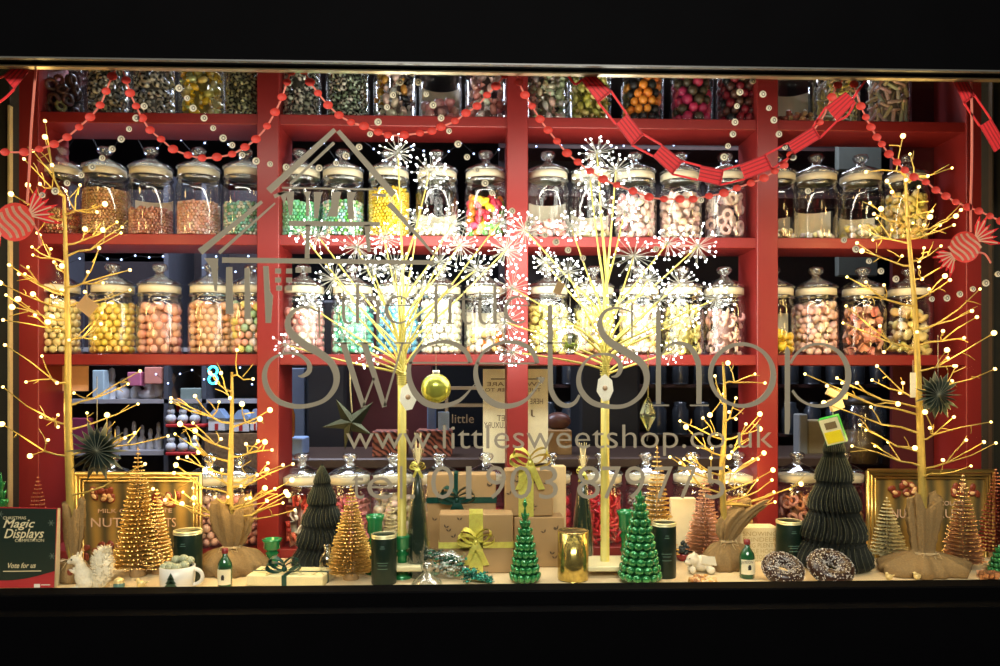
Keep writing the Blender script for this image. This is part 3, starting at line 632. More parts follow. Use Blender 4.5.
# link corners ordered: start-lower, start-upper, end-upper, end-lower
chain([[(581, 79), (592, 73.5), (611, 91), (598, 102)], [(616, 124), (627, 114), (643, 134), (632, 145)], [(653, 156), (662, 145), (682, 161), (672, 174)], [(698, 180), (701, 166), (723, 170), (720, 185)],
       [(745, 179), (740, 165), (765, 155), (772, 169)], [(794, 154), (788, 143), (813, 127), (820, 138)], [(837, 121), (826, 107), (846, 92), (855, 101)]],
      'red paper chain hanging in a swag over the top shelves, right of the middle upright', [[(567, 73), (575, 84), (582, 79)], [(852, 100), (860, 88), (872, 73)], [(837, 121), (848, 115), (855, 102)]])
chain([[(953, 80), (964, 74), (974.5, 95), (964, 103)], [(980, 126), (991, 119), (1006, 144), (995, 152)]], 'short red paper chain running off the window beside a hanging red line')
chain([[(14, 89), (3, 76), (20, 61), (32, 66)]], 'single red paper chain link in the top corner over the empty jamb', [[(3, 76), (-6, 80)], [(14, 89), (6, 97), (-6, 106)]])
def candy(cx, cy, r, ang, label, line, curl):
    root = empty('striped_candy', P(cx, cy, YI), label, 'ornament'); ca, sa = math.cos(ang), math.sin(ang)
    def L(a, b): return (cx + a * ca - b * sa, cy + a * sa + b * ca)
    b = MB(); disc(b, cx, cy, r, .003, 24); b.build('candy_centre', BEADR, root)
    b = MB()
    for k in range(-2, 3):
        q = []
        for t in range(7):
            v = (t / 6 - .5) * 2 * math.sqrt(max(.02, 1 - (k * .34) ** 2)) * .86; q.append(L(r * (k * .34 + .12 * math.sin(v * 3)), r * v))
        b.strip([P(x, y, YI - .0006) for x, y in spline(q, 3)], 2.5 * M_(YI) * (r / 17), .0006)
    b.build('stripe', PEACHP, root, smooth=False)
    for sg in (-1, 1):
        b = MB(); d = MB()
        for i in range(6):
            th = (i - 2.5) * .27; R = r * (1.15 + .25 * (i % 2)) * (1.1 if sg > 0 else .9); a0 = L(sg * r * .93, (i - 2.5) * 1.2); a1 = L(sg * (r * .9 + R * math.cos(th)), R * math.sin(th) * 1.3)
            mx_, my_ = (a0[0] + a1[0]) / 2, (a0[1] + a1[1]) / 2; nx, ny = -(a1[1] - a0[1]), a1[0] - a0[0]; l_ = math.hypot(nx, ny); nx, ny = nx / l_ * r * .17, ny / l_ * r * .17
            b.poly([P(x, y, YI + .0003 * i) for x, y in (a0, (mx_ + nx, my_ + ny), a1, (mx_ - nx, my_ - ny))], (0, .001, 0))
            d.strip([P(a0[0], a0[1], YI - .0008), P((a0[0] + a1[0] * 3) / 4, (a0[1] + a1[1] * 3) / 4, YI - .0008)], 1.4 * M_(YI), .0005)
        o = b.build('wrapper_end', CORAL, root, smooth=False); d.build('wrapper_fold', PEACHP, o, smooth=False)
    b = MB(); pst(b, line, 2.2); pst(b, curl, 1.8); b.build('string', CORALP, root, smooth=False)
candy(15, 222, 19, -.5, 'red and peach striped wrapped candy hanging over the tall twig tree by the easel card', [(36, 66), (34, 90), (31, 130), (29, 170), (27, 203)], [(33, 224), (38, 232), (41, 246)])
candy(965, 247, 16, -.62, 'red and peach striped wrapped candy hanging over the jarless end panel', [(971, 74), (972, 110), (972, 160), (971, 200), (971, 232)], [(975, 252), (985, 254), (991, 263)])

# ------------------------------------------------------------- lights helper
LC = []
def lamp(loc, w, c, r=.01):
    l = bpy.data.lights.new('led_glow', 'POINT'); l.energy = w; l.color = c; l.shadow_soft_size = r
    o = bpy.data.objects.new('led_glow', l); o.location = loc; col.objects.link(o); return o

# ------------------------------------------------------------- warm twig trees
def twig_tree(trunk, tips, Y, r0, label, seed, e=.05, by=None, base=None, depth=.12):
    """trunk px points top to base; tips px"""
    rnd = random.Random(seed); k = M_(Y); b3 = P(*trunk[-1], Y); root = empty('twig_tree', b3, label, 'light-up tree', 'warm lit twig trees')
    tp = [P(x, y, Y) for x, y in trunk]; n = len(tp)
    MB().tube([Vector(p) for p in spline([tuple(p) for p in tp], 5)], [r0 * k * (.28 + .72 * i / ((n - 1) * 5)) for i in range((n - 1) * 5 + 1)], 8).build('trunk', BARK, root)
    def at(y):
        for a, b in zip(trunk, trunk[1:]):
            if a[1] <= y <= b[1]:
                t = (y - a[1]) / (b[1] - a[1]); return (a[0] + (b[0] - a[0]) * t, y)
        return trunk[0] if y < trunk[0][1] else trunk[-1]
    y1 = trunk[-1][1]; L = {0: [], 1: []}
    for t in tips: L[int(t[0] > at(t[1])[0])].append(t)
    for side in (0, 1):
        ts = sorted(L[side], key=lambda t: t[1] + .25 * abs(t[0] - at(t[1])[0])); i = 0
        while i < len(ts):
            g = ts[i:i + rnd.choice((2, 3, 3, 4))]; i += len(g)
            mx_ = sum(t[0] for t in g) / len(g); my_ = sum(t[1] for t in g) / len(g)
            x0 = at(my_)[0]; yy = max(trunk[0][1] + 1, min(y1 - 40 if by is None else by, my_ + .32 * abs(mx_ - x0) + rnd.uniform(2, 10))); r_ = at(yy)
            A = P(*r_, Y); yo = rnd.uniform(-depth, depth * .5); frac = rnd.uniform(.38, .6)
            nd = P(r_[0] + (mx_ - r_[0]) * frac, r_[1] + (my_ - r_[1]) * frac * .75 + 2, Y + yo * frac)
            br_ = MB(); br_.tube([A, A.lerp(nd, .5) + Vector((0, 0, rnd.uniform(-.006, .006))), nd], [1.25 * k, 1.0 * k, .85 * k], 5)
            for t in g:
                ty = Y + yo + rnd.uniform(-.03, .03); ty = max(ty, YG + .03); T = P(*t, ty)
                mid = nd.lerp(T, .5) + Vector((rnd.uniform(-.005, .005), 0, rnd.uniform(-.008, .004)))
                br_.tube([nd, mid, T], [.8 * k, .6 * k, .5 * k], 4)
            nv = len(br_.v); per = 4 * 3
            for t in g:
                if rnd.random() < .75:
                    w_ = rnd.uniform(.35, .8); a_ = nd.lerp(P(*t, max(Y + yo, YG + .03)), w_); e_ = a_ + Vector(((1 if side else -1) * rnd.uniform(.0, .035), rnd.uniform(-.02, .02), rnd.uniform(-.02, .04))); e_.y = max(e_.y, YG + .02)
                    br_.tube([a_, a_.lerp(e_, .5) + Vector((.002, 0, .001)), e_], [.55 * k, .45 * k, .35 * k], 4)
            o = br_.build('branch', BARK, root)
            for t in g:
                pass
            for t in g:
                T = None
            rnd2 = rnd
            LCs = []
            # bulbs sit on the tips just built: take the last ring of each twig
            for q in range(len(g)):
                end = br_.v[nv - per * (len(g) - q) + 8: nv - per * (len(g) - q) + 12]; c = sum(end, Vector()) / 4
                bb = MB(); bb.ball(c, 1.7 * k * rnd.choice((.75, .85, .9, 1, 1.5)), 8, 6); bb.build('bulb', WARM, o); LCs.append(c)
            c = sum(LCs, Vector()) / len(LCs); lamp(c + Vector((0, 0, .004)), e * len(g) / 3 * 2.7, (1, .66, .24), .02)
    if base: base(root)
    return root
TL = [(45,121),(45,137),(33,151),(24,159),(52,165),(11,194),(40,184),(28,185),(66,191),(80,185),(105,204),(97,212),(117,222),(122,227),(121,233),(103,230),(85,229),(40,235),(37,233),(32,247),(33,255),(54,262),(51,249),(99,248),(28,267),(62,266),(9,265),(88,272),(130,270),(103,283),(25,274),(19,274),(0,283),(62,291),(85,292),(33,294),(52,296),(6,295),(18,299),(12,307),(35,315),(52,317),(3,320),(101,324),(95,338),(102,313),(69,340),(48,322),(130,290),(42,356),(5,345),(3,387),(74,393),(57,383),(26,382),(107,415),(58,415),(87,413),(41,417),(48,440),(2,424),(30,456),(58,427),(125,438),(140,371),(128,384),(138,404),(168,436),(135,433),(145,464)]
twig_tree([(64, 195), (66, 260), (68, 340), (68, 420), (71, 500), (74, 566)], TL, 1.86, 5.2, 'tall gold twig tree with warm lights between the easel card and the tin picture', 1, .05, by=545)
TR = [(903,136),(910,154),(952,168),(928,176),(866,172),(887,181),(906,180),(892,192),(870,203),(881,209),(919,187),(932,211),(930,217),(961,210),(956,216),(954,225),(940,225),(924,225),(913,223),(874,214),(877,218),(860,226),(892,230),(873,240),(857,243),(862,251),(924,248),(941,246),(847,277),(884,285),(866,282),(902,256),(919,261),(919,267),(945,276),(950,280),(922,279),(929,289),(958,259),(862,297),(846,306),(843,323),(880,326),(972,311),(977,317),(980,289),(994,333),(964,338),(943,331),(917,332),(947,350),(948,358),(956,366),(877,366),(884,352),(805,374),(837,378),(827,386),(842,383),(857,383),(872,380),(903,383),(900,393),(824,403),(871,407),(898,404),(925,412),(954,366),(952,381),(954,417),(930,428),(860,425),(866,430),(888,442),(852,446),(875,446),(915,448),(991,422),(966,440),(984,442),(996,443),(943,460),(971,466),(995,369)]
twig_tree([(905, 175), (909, 240), (915, 310), (919, 400), (922, 480), (924, 566)], TR, 1.866, 4.6, 'tall gold twig tree with warm lights in front of the jarless end panel', 2, .05, by=545)
T3 = [(210,373),(221,373),(237,350),(253,379),(195,396),(219,402),(230,398),(242,404),(270,410),(260,419),(171,398),(171,402),(180,424),(193,423),(195,431),(195,437),(221,439),(175,434),(246,444),(258,441),(265,442),(272,450),(195,445),(199,452),(178,458),(187,457),(214,459),(176,465),(174,473),(205,470),(222,470),(240,463),(268,463),(293,464),(283,465),(257,475),(267,470),(193,488),(183,492),(194,498),(215,497),(228,497),(246,499),(250,498),(275,489),(286,492),(288,495),(292,480),(267,501),(283,503),(295,510),(165,500),(182,504),(194,504),(241,486),(265,488),(153,489)]
twig_tree([(232, 372), (232, 410), (231, 450), (230, 500), (231, 560)], T3, 1.924, 4.2, 'short gold twig tree with warm lights standing in a sack behind the mug', 3, .045, by=520)
T4 = [(728,363),(715,376),(723,394),(736,398),(755,374),(765,383),(729,412),(710,415),(703,418),(736,419),(760,414),(746,424),(680,421),(686,427),(760,429),(717,434),(739,436),(750,439),(732,452),(712,448),(698,447),(684,459),(670,457),(690,458),(711,458),(729,457),(764,453),(753,459),(758,459),(727,467),(680,463),(687,469),(704,471),(773,470),(689,474),(735,477),(772,480),(727,482),(690,481),(774,492),(745,495),(775,502),(801,484),(790,489),(757,480),(732,505)]
twig_tree([(723, 362), (725, 400), (724, 440), (722, 480), (727, 555)], T4, 1.924, 3.8, 'short gold twig tree with warm lights standing in a tilted sack by the boxes', 4, .045, by=505)

# ------------------------------------------------------------- white starburst trees
def burst(root, c, R, rnd, n=24, par=None):
    spk = MB(); tips = []
    for i in range(n):
        z = 1 - 2 * (i + .5) / n; a = i * 2.39996 + rnd.uniform(-.2, .2); q = math.sqrt(1 - z * z); d = Vector((q * math.cos(a), q * math.sin(a) * .8, z)); e_ = R * rnd.uniform(.78, 1.1)
        spk.tube([c, c + d * e_], .0007, 3, False); tips.append(c + d * e_)
    o = spk.build('starburst', SPOKE, root); t = MB()
    for q in tips:
        t.ball(q, .0023 * rnd.uniform(.7, 1.25), 6, 4)
    t.build('light_tips', COOL, o, kind='stuff')
    return o
def star_tree(x, stems, Y, label, seed, hexa, e=.30):
    rnd = random.Random(seed); k = M_(Y); base = P(x, 566, Y); root = empty('starburst_tree', base, label, 'light-up tree', 'white starburst light trees')
    MB().tube([P(x, 566, Y), P(x, 470, Y), P(x, 372, Y)], [4.6 * k, 4.4 * k, 4.2 * k], 10).build('trunk', WIREY, root)
    b = MB(); b.box(P(x, 566, Y) + Vector((0, 0, .006)), (.11, .11, .014), bev=.003); b.build('base_plate', mat('cream_base', (.78, .70, .40), .5), root, smooth=False)
    for i, (tx, ty, r, j) in enumerate(stems):
        yo = rnd.uniform(-.1, .12); T = P(tx, ty, max(Y + yo, YG + .05)); jx = x + (tx - x) * .05 + rnd.uniform(-4, 4); A = P(x + rnd.uniform(-2, 2), 380 - rnd.uniform(0, 6), Y); Bn = P(jx, j, Y + yo * .2)
        q = [tuple(A), tuple(Bn), tuple(Bn.lerp(T, .5) + Vector((0, 0, rnd.uniform(-.01, .006)))), tuple(T)]
        MB().tube([Vector(p) for p in spline(q, 4)], [1.7 * k] * 4 + [1.2 * k] * 4 + [.8 * k] * 5, 5).build('stem', WIREY, root)
        burst(root, T, r * k, rnd, 34 if r > 14 else 18); lamp(T + Vector((0, .02, 0)), e * (r / 20), (1, .985, .88), .05)
    if hexa:
        hx, hy = hexa; b = MB(); c = P(hx, hy, Y - .022); rr = 11 * k
        b.poly([c + Vector((math.cos(t) * rr * .78, 0, math.sin(t) * rr * 1.25)) for t in (PI / 2, PI / 2 + .9, PI + .25, PI * 1.5 - .25, PI * 1.5 + .5, -.2, .6)], (0, .001, 0)); o = b.build('paper_tag', mat('tag_card', (.86, .82, .66), .7), root, smooth=False)
        b = MB(); b.lathe([(.0001, 0), (2.6 * k, 0), (2.6 * k, .0006), (.0001, .0006)], c + Vector((0, -.0006, 0)), 14, M=rot('X', PI / 2)); b.build('printed_mark', mat('tag_print', (.42, .28, .16), .7), o)
        b = MB()
        for w_ in range(5): b.lathe([(4.9 * k, 0), (5.5 * k, .001), (4.9 * k, .002)], P(x, hy - 13 - w_ * 2.2, Y), 12)
        b.build('twine', WIREY, root)
S1 = [(398,153,18,300),(430,172,18,290),(418,222,17,310),(452,224,22,310),(460,245,22,320),(476,270,19,330),(334,279,22,350),(357,247,20,330),(384,238,17,320),(318,236,16,340),(395,268,18,340),(422,288,17,350),(506,250,20,345),(384,300,15,350),(310,306,15,362),(431,330,14,366),(345,335,13,366),(500,222,16,340),(286,345,13,372),(368,358,12,372),(440,262,16,330),(372,268,15,345),(300,232,12,350),(348,306,13,360),(402,325,12,366)]
star_tree(402, S1, 1.88, 'white starburst light tree on a pale yellow pole beside the olive bauble', 5, (408, 397))
S2 = [(597,153,19,290),(616,170,18,300),(590,178,15,300),(525,230,20,320),(545,262,15,330),(568,272,16,340),(571,226,16,310),(585,290,15,345),(634,256,23,330),(668,243,18,320),(698,246,22,320),(680,284,20,345),(716,299,18,350),(512,288,20,345),(505,322,19,360),(512,352,16,368),(625,212,15,300),(620,304,14,350),(651,322,14,358),(660,300,13,350),(690,318,12,355),(560,318,15,358),(540,340,13,366),(628,354,11,372),(672,352,14,372),(600,205,14,300),(648,280,15,340),(604,330,12,366)]
star_tree(605, S2, 1.90, 'white starburst light tree on a pale yellow pole before the red liquorice bites', 6, (605, 388))

# ------------------------------------------------------------- display pieces
def YD(py): return .49 * F / (py - YH)           # depth of a thing whose base meets the deck at py
def dk(px, py):                                   # point on the deck
    Y = max(YD(py), 1.765); p = P(px, py, Y); p.z = DZ + .0005; return p, M_(Y)
def lean_to(p, k): return None

def brush_tree(px, top, bot, wpx, m, label, seed, tiers=22, tip=GOLDB, base=KRAFT, per=30):
    p, k = dk(px, bot); rnd = random.Random(seed); H = (p.z + 0) ; Yp = p.y; ztop = zy(top, Yp); H = ztop - p.z; R = wpx * k / 2
    root = empty('bottle_brush_tree', p, label, 'ornamental tree', 'bottle brush trees')
    MB().lathe([(R * .32, 0), (R * .34, .002), (R * .3, H * .06), (R * .26, H * .07)], p, 16).build('base', base, root)
    b = MB(); tp = MB(); b.tube([p + Vector((0, 0, H * .05)), p + Vector((0, 0, H))], [.0022, .0008], 6)
    for t in range(tiers):
        f = t / (tiers - 1); z = H * (.08 + .9 * f); rr = R * (1 - f) ** .9 * 1.0 + .002
        n = max(8, int(per * (rr / R) ** .6))
        for j in range(n):
            a = 2 * PI * (j + .5 * (t % 2)) / n + rnd.uniform(-.08, .08); e = rr * rnd.uniform(.88, 1.08); d = Vector((math.cos(a), math.sin(a), .08)); s_ = Vector((-math.sin(a), math.cos(a), 0)) * .0011
            c0 = p + Vector((0, 0, z)); c1 = c0 + d * e
            b.add([c0 - s_ * .5, c0 + s_ * .5, c1 + s_, c1 - s_, c0 + Vector((0, 0, .0008)), c1 + Vector((0, 0, .0022)), c1 - Vector((0, 0, .0014))], [(0, 1, 2, 3), (4, 2, 5), (4, 5, 3), (0, 3, 6), (1, 6, 2)])
            tp.add([c1 + Vector(v) * .0017 for v in ((1, 0, 0), (-1, 0, 0), (0, 1, 0), (0, -1, 0), (0, 0, 1), (0, 0, -1))], [(0, 2, 4), (2, 1, 4), (1, 3, 4), (3, 0, 4), (2, 0, 5), (1, 2, 5), (3, 1, 5), (0, 3, 5)])
    o = b.build('bristles', m, root, kind='stuff'); tp.build('sparkling_tips', tip, o, smooth=False, kind='stuff')
    return root
brush_tree(138, 446, 573, 46, GOLD, 'tall gold bottle brush tree in front of the tin nuts picture', 1, 28)
brush_tree(157, 487, 571, 30, GOLD, 'smaller gold bottle brush tree squeezed behind the mug beside the tall gold one', 2, 22)
brush_tree(38, 474, 562, 28, REDT, 'dark red bottle brush tree standing behind the easel card', 3, 22, tip=RGOLD)
brush_tree(351, 484, 578, 46, GOLD, 'gold bottle brush tree between the black paper tree and a dark green tin', 4, 26)
brush_tree(391, 500, 566, 24, CHAMP, 'small cream bottle brush tree peeping over the dark green tin', 5, 18, tip=CHAMP)
brush_tree(657, 446, 566, 40, GOLD, 'slim gold bottle brush tree behind the tall green glass tree', 6, 24)
brush_tree(705, 476, 562, 42, RGOLD, 'copper bottle brush tree behind the white furry animal figure', 7, 22, tip=mat('rose_bead', (.8, .45, .3), .2, .8))
brush_tree(887, 499, 562, 38, CHAMP, 'champagne bottle brush tree beside the big folded paper tree', 8, 17, tip=CHAMP, base=CHAMP)
brush_tree(963, 476, 573, 38, RGOLD, 'brown-gold bottle brush tree before the end of the fruit tin picture', 9, 22, base=mat('brown_wood_base', (.12, .06, .03), .6))
brush_tree(996, 470, 562, 40, REDT, 'rusty red bottle brush tree cut off by the window edge', 10, 24, tip=RGOLD)

def glass_tree(px, top, bot, wpx, label, tiers, m=GRNG2, finial=False):
    p, k = dk(px, bot); H = zy(top, p.y) - p.z; R = wpx * k / 2
    root = empty('glass_tree', p, label, 'ornamental tree', 'green glass trees')
    MB().lathe([(R * .62, 0), (R * .72, H * .03), (R * .6, H * .2), (R * .3, H * .6), (R * .06, H * .97), (.0002, H)], p, 20).build('glass_cone', GRNGLASS, root)
    b = MB()
    for t in range(tiers):
        f = t / tiers; rr = R * (1 - f) ** .85 * .84 + .001; z = H * (.07 + .88 * f); n = max(5, int(13 - 8 * f)); sz = min(PI * rr / n * 1.05, H / tiers * .75) + .0008
        for j in range(n):
            a = 2 * PI * (j + .5 * (t % 2)) / n; b.ball(p + Vector((math.cos(a) * rr, math.sin(a) * rr, z)), (sz, sz * .7, H / tiers * .52), 8, 6, rot('Z', a + PI / 2) @ rot('X', .35))
    b.build('glass_scales', m, root)
    if finial: MB().lathe([(.0003, H * .95), (.004, H * .99), (.0065, H * 1.02), (.0045, H * 1.06), (.0004, H * 1.10)], p, 10).build('finial', m, root)
    return root
glass_tree(525, 506, 582, 31, 'medium green glass tree in front of the kraft parcels', 9, finial=True)
glass_tree(640, 488, 583, 44, 'tallest green glass tree with pointed finial beside a dark green tin', 11, finial=True)
glass_tree(1, 470, 570, 26, 'green glass tree behind the easel card at the window edge', 10)
glass_tree(999, 548, 576, 20, 'tiny green glass tree below the rusty red brush tree', 5)

def paper_tree(px, top, bot, wpx, label, tiers, N):
    p, k = dk(px, bot); H = zy(top, p.y) - p.z; R = wpx * k / 2; root = empty('folded_paper_tree', p, label, 'ornamental tree', 'folded paper trees')
    prof = []; ns = tiers * 10
    for i in range(ns + 1):
        f = i / ns; t = f * tiers; fr = t - int(t) if f < 1 else 1
        env = (1 - f) ** .82; nxt = .13 * math.sin(PI * (fr ** .6)) + .04; prof.append((max(.0006, R * (env * (.86) + nxt * (1 - f) ** .4) * (.55 + .45 * min(1, f * 14 + .5))), H * f))
    def mod(th, i, z):
        row = i / 10; w = abs(((th * N / (2 * PI)) + .5 * math.sin(row * PI) * 1.0) % 1 - .5) * 2; return 1 - .30 * (1 - w)
    n = N * 6; b = MB(); b.lathe(prof, p, n, mod); b.build('paper_folds', DKGREEN, root, smooth=False)
    MB().box(p + Vector((0, 0, .002)), (R * .9, R * .9, .004)).build('base_card', DKGREEN, root, smooth=False)
    m2 = MB()                                       # pale cut edges of the paper cells
    for j in range(N):
        for lo in range(tiers):
            q = []
            for s_ in range(9):
                i = min(ns, lo * 10 + s_ + 1); th = 2 * PI * (j + .5 - .5 * math.sin(i / 10 * PI)) / N; r_, z_ = prof[i]; r_ *= 1.006; q.append(p + Vector((r_ * math.cos(th), r_ * math.sin(th), z_)))
            m2.tube(q, .00035, 3, False)
    m2.build('paper_edges', mat('olive_paper_edge', (.13, .14, .07), .6), root)
    return root
paper_tree(322, 463, 565, 62, 'black-green folded paper tree behind the cream gift box', 5, 26)
paper_tree(834, 426, 571, 78, 'biggest black-green folded paper tree with green packet at its tip', 5, 30)

def cyl_tin(px, top, bot, wpx, label, lines=True):
    p, k = dk(px, bot); H = zy(top, p.y) - p.z; R = wpx * k / 2; root = empty('dark_green_tin', p, label, 'tin', 'dark green cylinder tins')
    MB().lathe([(R * .97, 0), (R, .002), (R, H - .003), (R * .97, H - .001)], p, 28).build('tin_body', GTIN, root)
    MB().lathe([(R * 1.02, H - .008), (R * 1.03, H - .004), (R * 1.01, H), (R * .92, H + .0005), (R * .9, H - .002), (.0004, H - .002)], p, 28).build('rim', mat('pale_gold_rim', (.72, .66, .36), .35, .5), root)
    b = MB()
    for z_, w_ in ((.45, .9), (.4, .7), (.33, .8), (.74, .4), (.78, .3)):
        n = 8; vs = []; fs = []
        for j in range(n + 1):
            a = -PI / 2 + (j / n - .5) * w_; vs += [p + Vector((math.cos(a) * R * 1.003, math.sin(a) * R * 1.003, H * z_)), p + Vector((math.cos(a) * R * 1.003, math.sin(a) * R * 1.003, H * z_ + .0014))]
        b.add(vs, [(2 * j, 2 * j + 1, 2 * j + 3, 2 * j + 2) for j in range(n)])
    b.build('printed_lines', mat('tin_print', (.12, .22, .17), .5), root)
cyl_tin(188, 528, 580, 27, 'dark green tin standing behind the tree-print mug')
cyl_tin(384, 533, 582, 25, 'dark green tin between the gold brush tree and green candlesticks')
cyl_tin(664, 523, 578, 24, 'dark green tin right behind the tallest green glass tree')
cyl_tin(789, 522, 566, 25, 'dark green tin standing beside the big folded paper tree')

def bottle(px, top, bot, wpx, label, m, cap, lab=True):
    p, k = dk(px, bot); H = zy(top, p.y) - p.z; R = wpx * k / 2; root = empty('miniature_bottle', p, label, 'bottle')
    MB().lathe([(R * .9, 0), (R, .002), (R, H * .55), (R * .92, H * .63), (R * .5, H * .76), (R * .36, H * .8), (R * .34, H * .92)], p, 20).build('glass_body', m, root)
    if cap: MB().lathe([(R * .42, H * .87), (R * .44, H * .88), (R * .42, H * .99), (R * .3, H)], p, 16).build('screw_cap', cap, root)
    else: MB().lathe([(R * .36, H * .9), (R * .5, H * .93), (R * .46, H * .98), (R * .3, H)], p, 16).build('glass_lip', GLT, root)
    if lab:
        n = 10; vs = []
        for j in range(n + 1):
            a = -PI / 2 + (j / n - .5) * 2.3; vs += [p + Vector((math.cos(a) * R * 1.02, math.sin(a) * R * 1.02, H * .12)), p + Vector((math.cos(a) * R * 1.02, math.sin(a) * R * 1.02, H * .5))]
        b = MB(); b.add(vs, [(2 * j, 2 * j + 1, 2 * j + 3, 2 * j + 2) for j in range(n)]); o = b.build('paper_label', mat('cream_label', (.85, .78, .52), .6), root)
        t = text('JAMESON', px - wpx * .4, px + wpx * .4, bot - (bot - top) * .42, 2.6, p.y - R * 1.08, INK); t.build('lettering', INK, o, smooth=False)
        b = MB(); b.poly([p + Vector((x * R, -R * 1.05, H * z)) for x, z in ((-.2, .24), (.2, .24), (.22, .32), (.12, .37), (-.12, .37), (-.22, .32))], (0, .0004, 0)); b.build('crest', INK, o, smooth=False)
REDCAP = mat('dark_red_cap', (.22, .02, .02), .4)
BG = mat('bottle_green_glass', (.015, .09, .03), .08, coat=.8)
bottle(225, 546, 586, 14, 'miniature green bottle with cream label right of the mug', BG, REDCAP)
bottle(747, 541, 580, 15, 'miniature green bottle with cream label before the wordy box', BG, REDCAP)
bottle(327, 543, 579, 15, 'small clear glass bottle at the foot of the folded paper tree', GLT, None, False)

# mug
p, k = dk(177.5, 586); H = zy(563, p.y) - p.z; R = 16.5 * k
mug = empty('white_mug', p, 'white mug printed with a fir tree and heaped with speckled sweets', 'mug')
MB().lathe([(R * .88, 0), (R * .94, .002), (R, H * .5), (R, H), (R * .93, H), (R * .93, H * .75), (.0004, H * .72)], p, 32).build('mug_body', WHITE, mug)
b = MB(); b.tube([p + Vector((R * .93 + math.cos(a) * .55 * R, 0, H * .52 + math.sin(a) * H * .34)) for a in [-PI / 2 + PI * i / 10 for i in range(11)]], .0046, 8); b.build('handle', WHITE, mug)
b = MB()
for q, (z0_, w_) in enumerate(((.24, .42), (.40, .32), (.56, .22))): b.poly([p + Vector((x * R, -R * 1.02 + .0, z_ * H)) for x, z_ in ((-w_, z0_), (w_, z0_), (0, z0_ + .3))], (0, .0006, 0))
b.poly([p + Vector((x * R, -R * 1.02, z_ * H)) for x, z_ in ((-.04, .02), (.04, .02), (.04, .28), (-.04, .28))], (0, .0006, 0)); b.build('fir_tree_print', mat('print_green', (.02, .06, .03), .6), mug, smooth=False)
rnd = random.Random(3)
SPK = mat('speckled_sweet', (.75, .72, .5), .4, wave=(90, (.06, .14, .05), 12, 'X'))
for i, (dx, dy, dz_) in enumerate(((-.6, .1, .02), (-.25, -.4, .05), (.15, .3, .12), (.5, -.25, .1), (.15, -.55, .02), (.62, .25, .25), (-.1, .05, .35), (.35, .0, .42), (-.65, -.3, -.02))):
    b = MB(); b.ball(p + Vector((dx * R, dy * R, H * 1.0 + dz_ * R)), (.0115, .0105, .0092), 12, 8); tag(b.build('speckled_sweet', SPK), 'green and cream speckled sweet heaped in the fir tree mug', 'sweet', 'speckled sweets in the mug')

# easel card
p0 = P(-8, 588, 1.79); c = P(24, 548, 1.79)
es = empty('easel_card', (c.x, 1.80, DZ), 'dark green and red competition card standing at the window corner by the squirrel', 'sign')
def quad(m, x0, y0, x1, y1, Y, d=.0008): m.poly([P(x0, y0, Y), P(x1, y0, Y), P(x1, y1, Y), P(x0, y1, Y)], (0, d, 0))
ye_ = 1.79; zd = DZ + .0005
def cardq(pts, m, nm, Y, d=.0006, par=None): b = MB(); b.poly([P(x, y, Y) for x, y in pts], (0, d, 0)); return b.build(nm, m, par or es, smooth=False)
cardq([(-8, 507), (57, 508), (54, 587.5), (-8, 588)], mat('red_card', (.42, .02, .025), .6), 'card_panel', ye_, .003)
pts = [(-8, 508), (56.5, 509), (54.6, 571)] + [(54.6 - 62 * t, 571 + 9.5 * math.sin(PI * (t * .62))) for t in [.1 * i for i in range(1, 11)]]
cardq(pts, mat('green_card', (.007, .020, .010), .6), 'green_field', ye_ - .0006)
LG = mat('gold_print', (.88, .74, .42), .4)
for s_, a, b_, yb_, h_, ln in (('CHRISTMAS', 3, 26, 519.5, 3, 0), ('Magic', 3, 35, 527.5, 8, .35), ('Displays', 4, 44, 538, 9, .35), ('COMPETITION', 15, 44, 542, 3, 0), ('Vote for us', 8, 36, 568, 5, .35)):
    text(s_, a, b_, yb_, h_ * 1.0, ye_ - .0012, LG, lean=ln, off=.012 if ln else 0).build('lettering', LG, es, smooth=False)
cardq([(3, 571), (41, 570.6), (41, 571.4), (3, 571.8)], LG, 'underline', ye_ - .0012)
for a, b_ in ((51, 523), (52, 556), (0, 514)):
    m = MB()
    for i in range(3): an = i * PI / 3; m.strip([P(a - 3.2 * math.cos(an), b_ - 3.2 * math.sin(an), ye_ - .0012), P(a + 3.2 * math.cos(an), b_ + 3.2 * math.sin(an), ye_ - .0012)], .0012, .0004)
    m.build('snowflake', mat('grey_green_print', (.16, .2, .15), .6), es, smooth=False)
cardq([(34, 584), (40, 584), (40, 587.5), (34, 587.5)], WHITE, 'small_print', ye_ - .0012); cardq([(41, 584.5), (50, 584.5), (50, 585.3), (41, 585.3)], WHITE, 'small_print', ye_ - .0012)
b = MB(); b.poly([P(57.2, 508, ye_ + .001), P(60.5, 508, ye_ + .05), P(60.0, 586, ye_ + .05), P(54.4, 587.5, ye_ + .001)], (-.002, 0, 0)); b.build('easel_side', CARD, es, smooth=False)

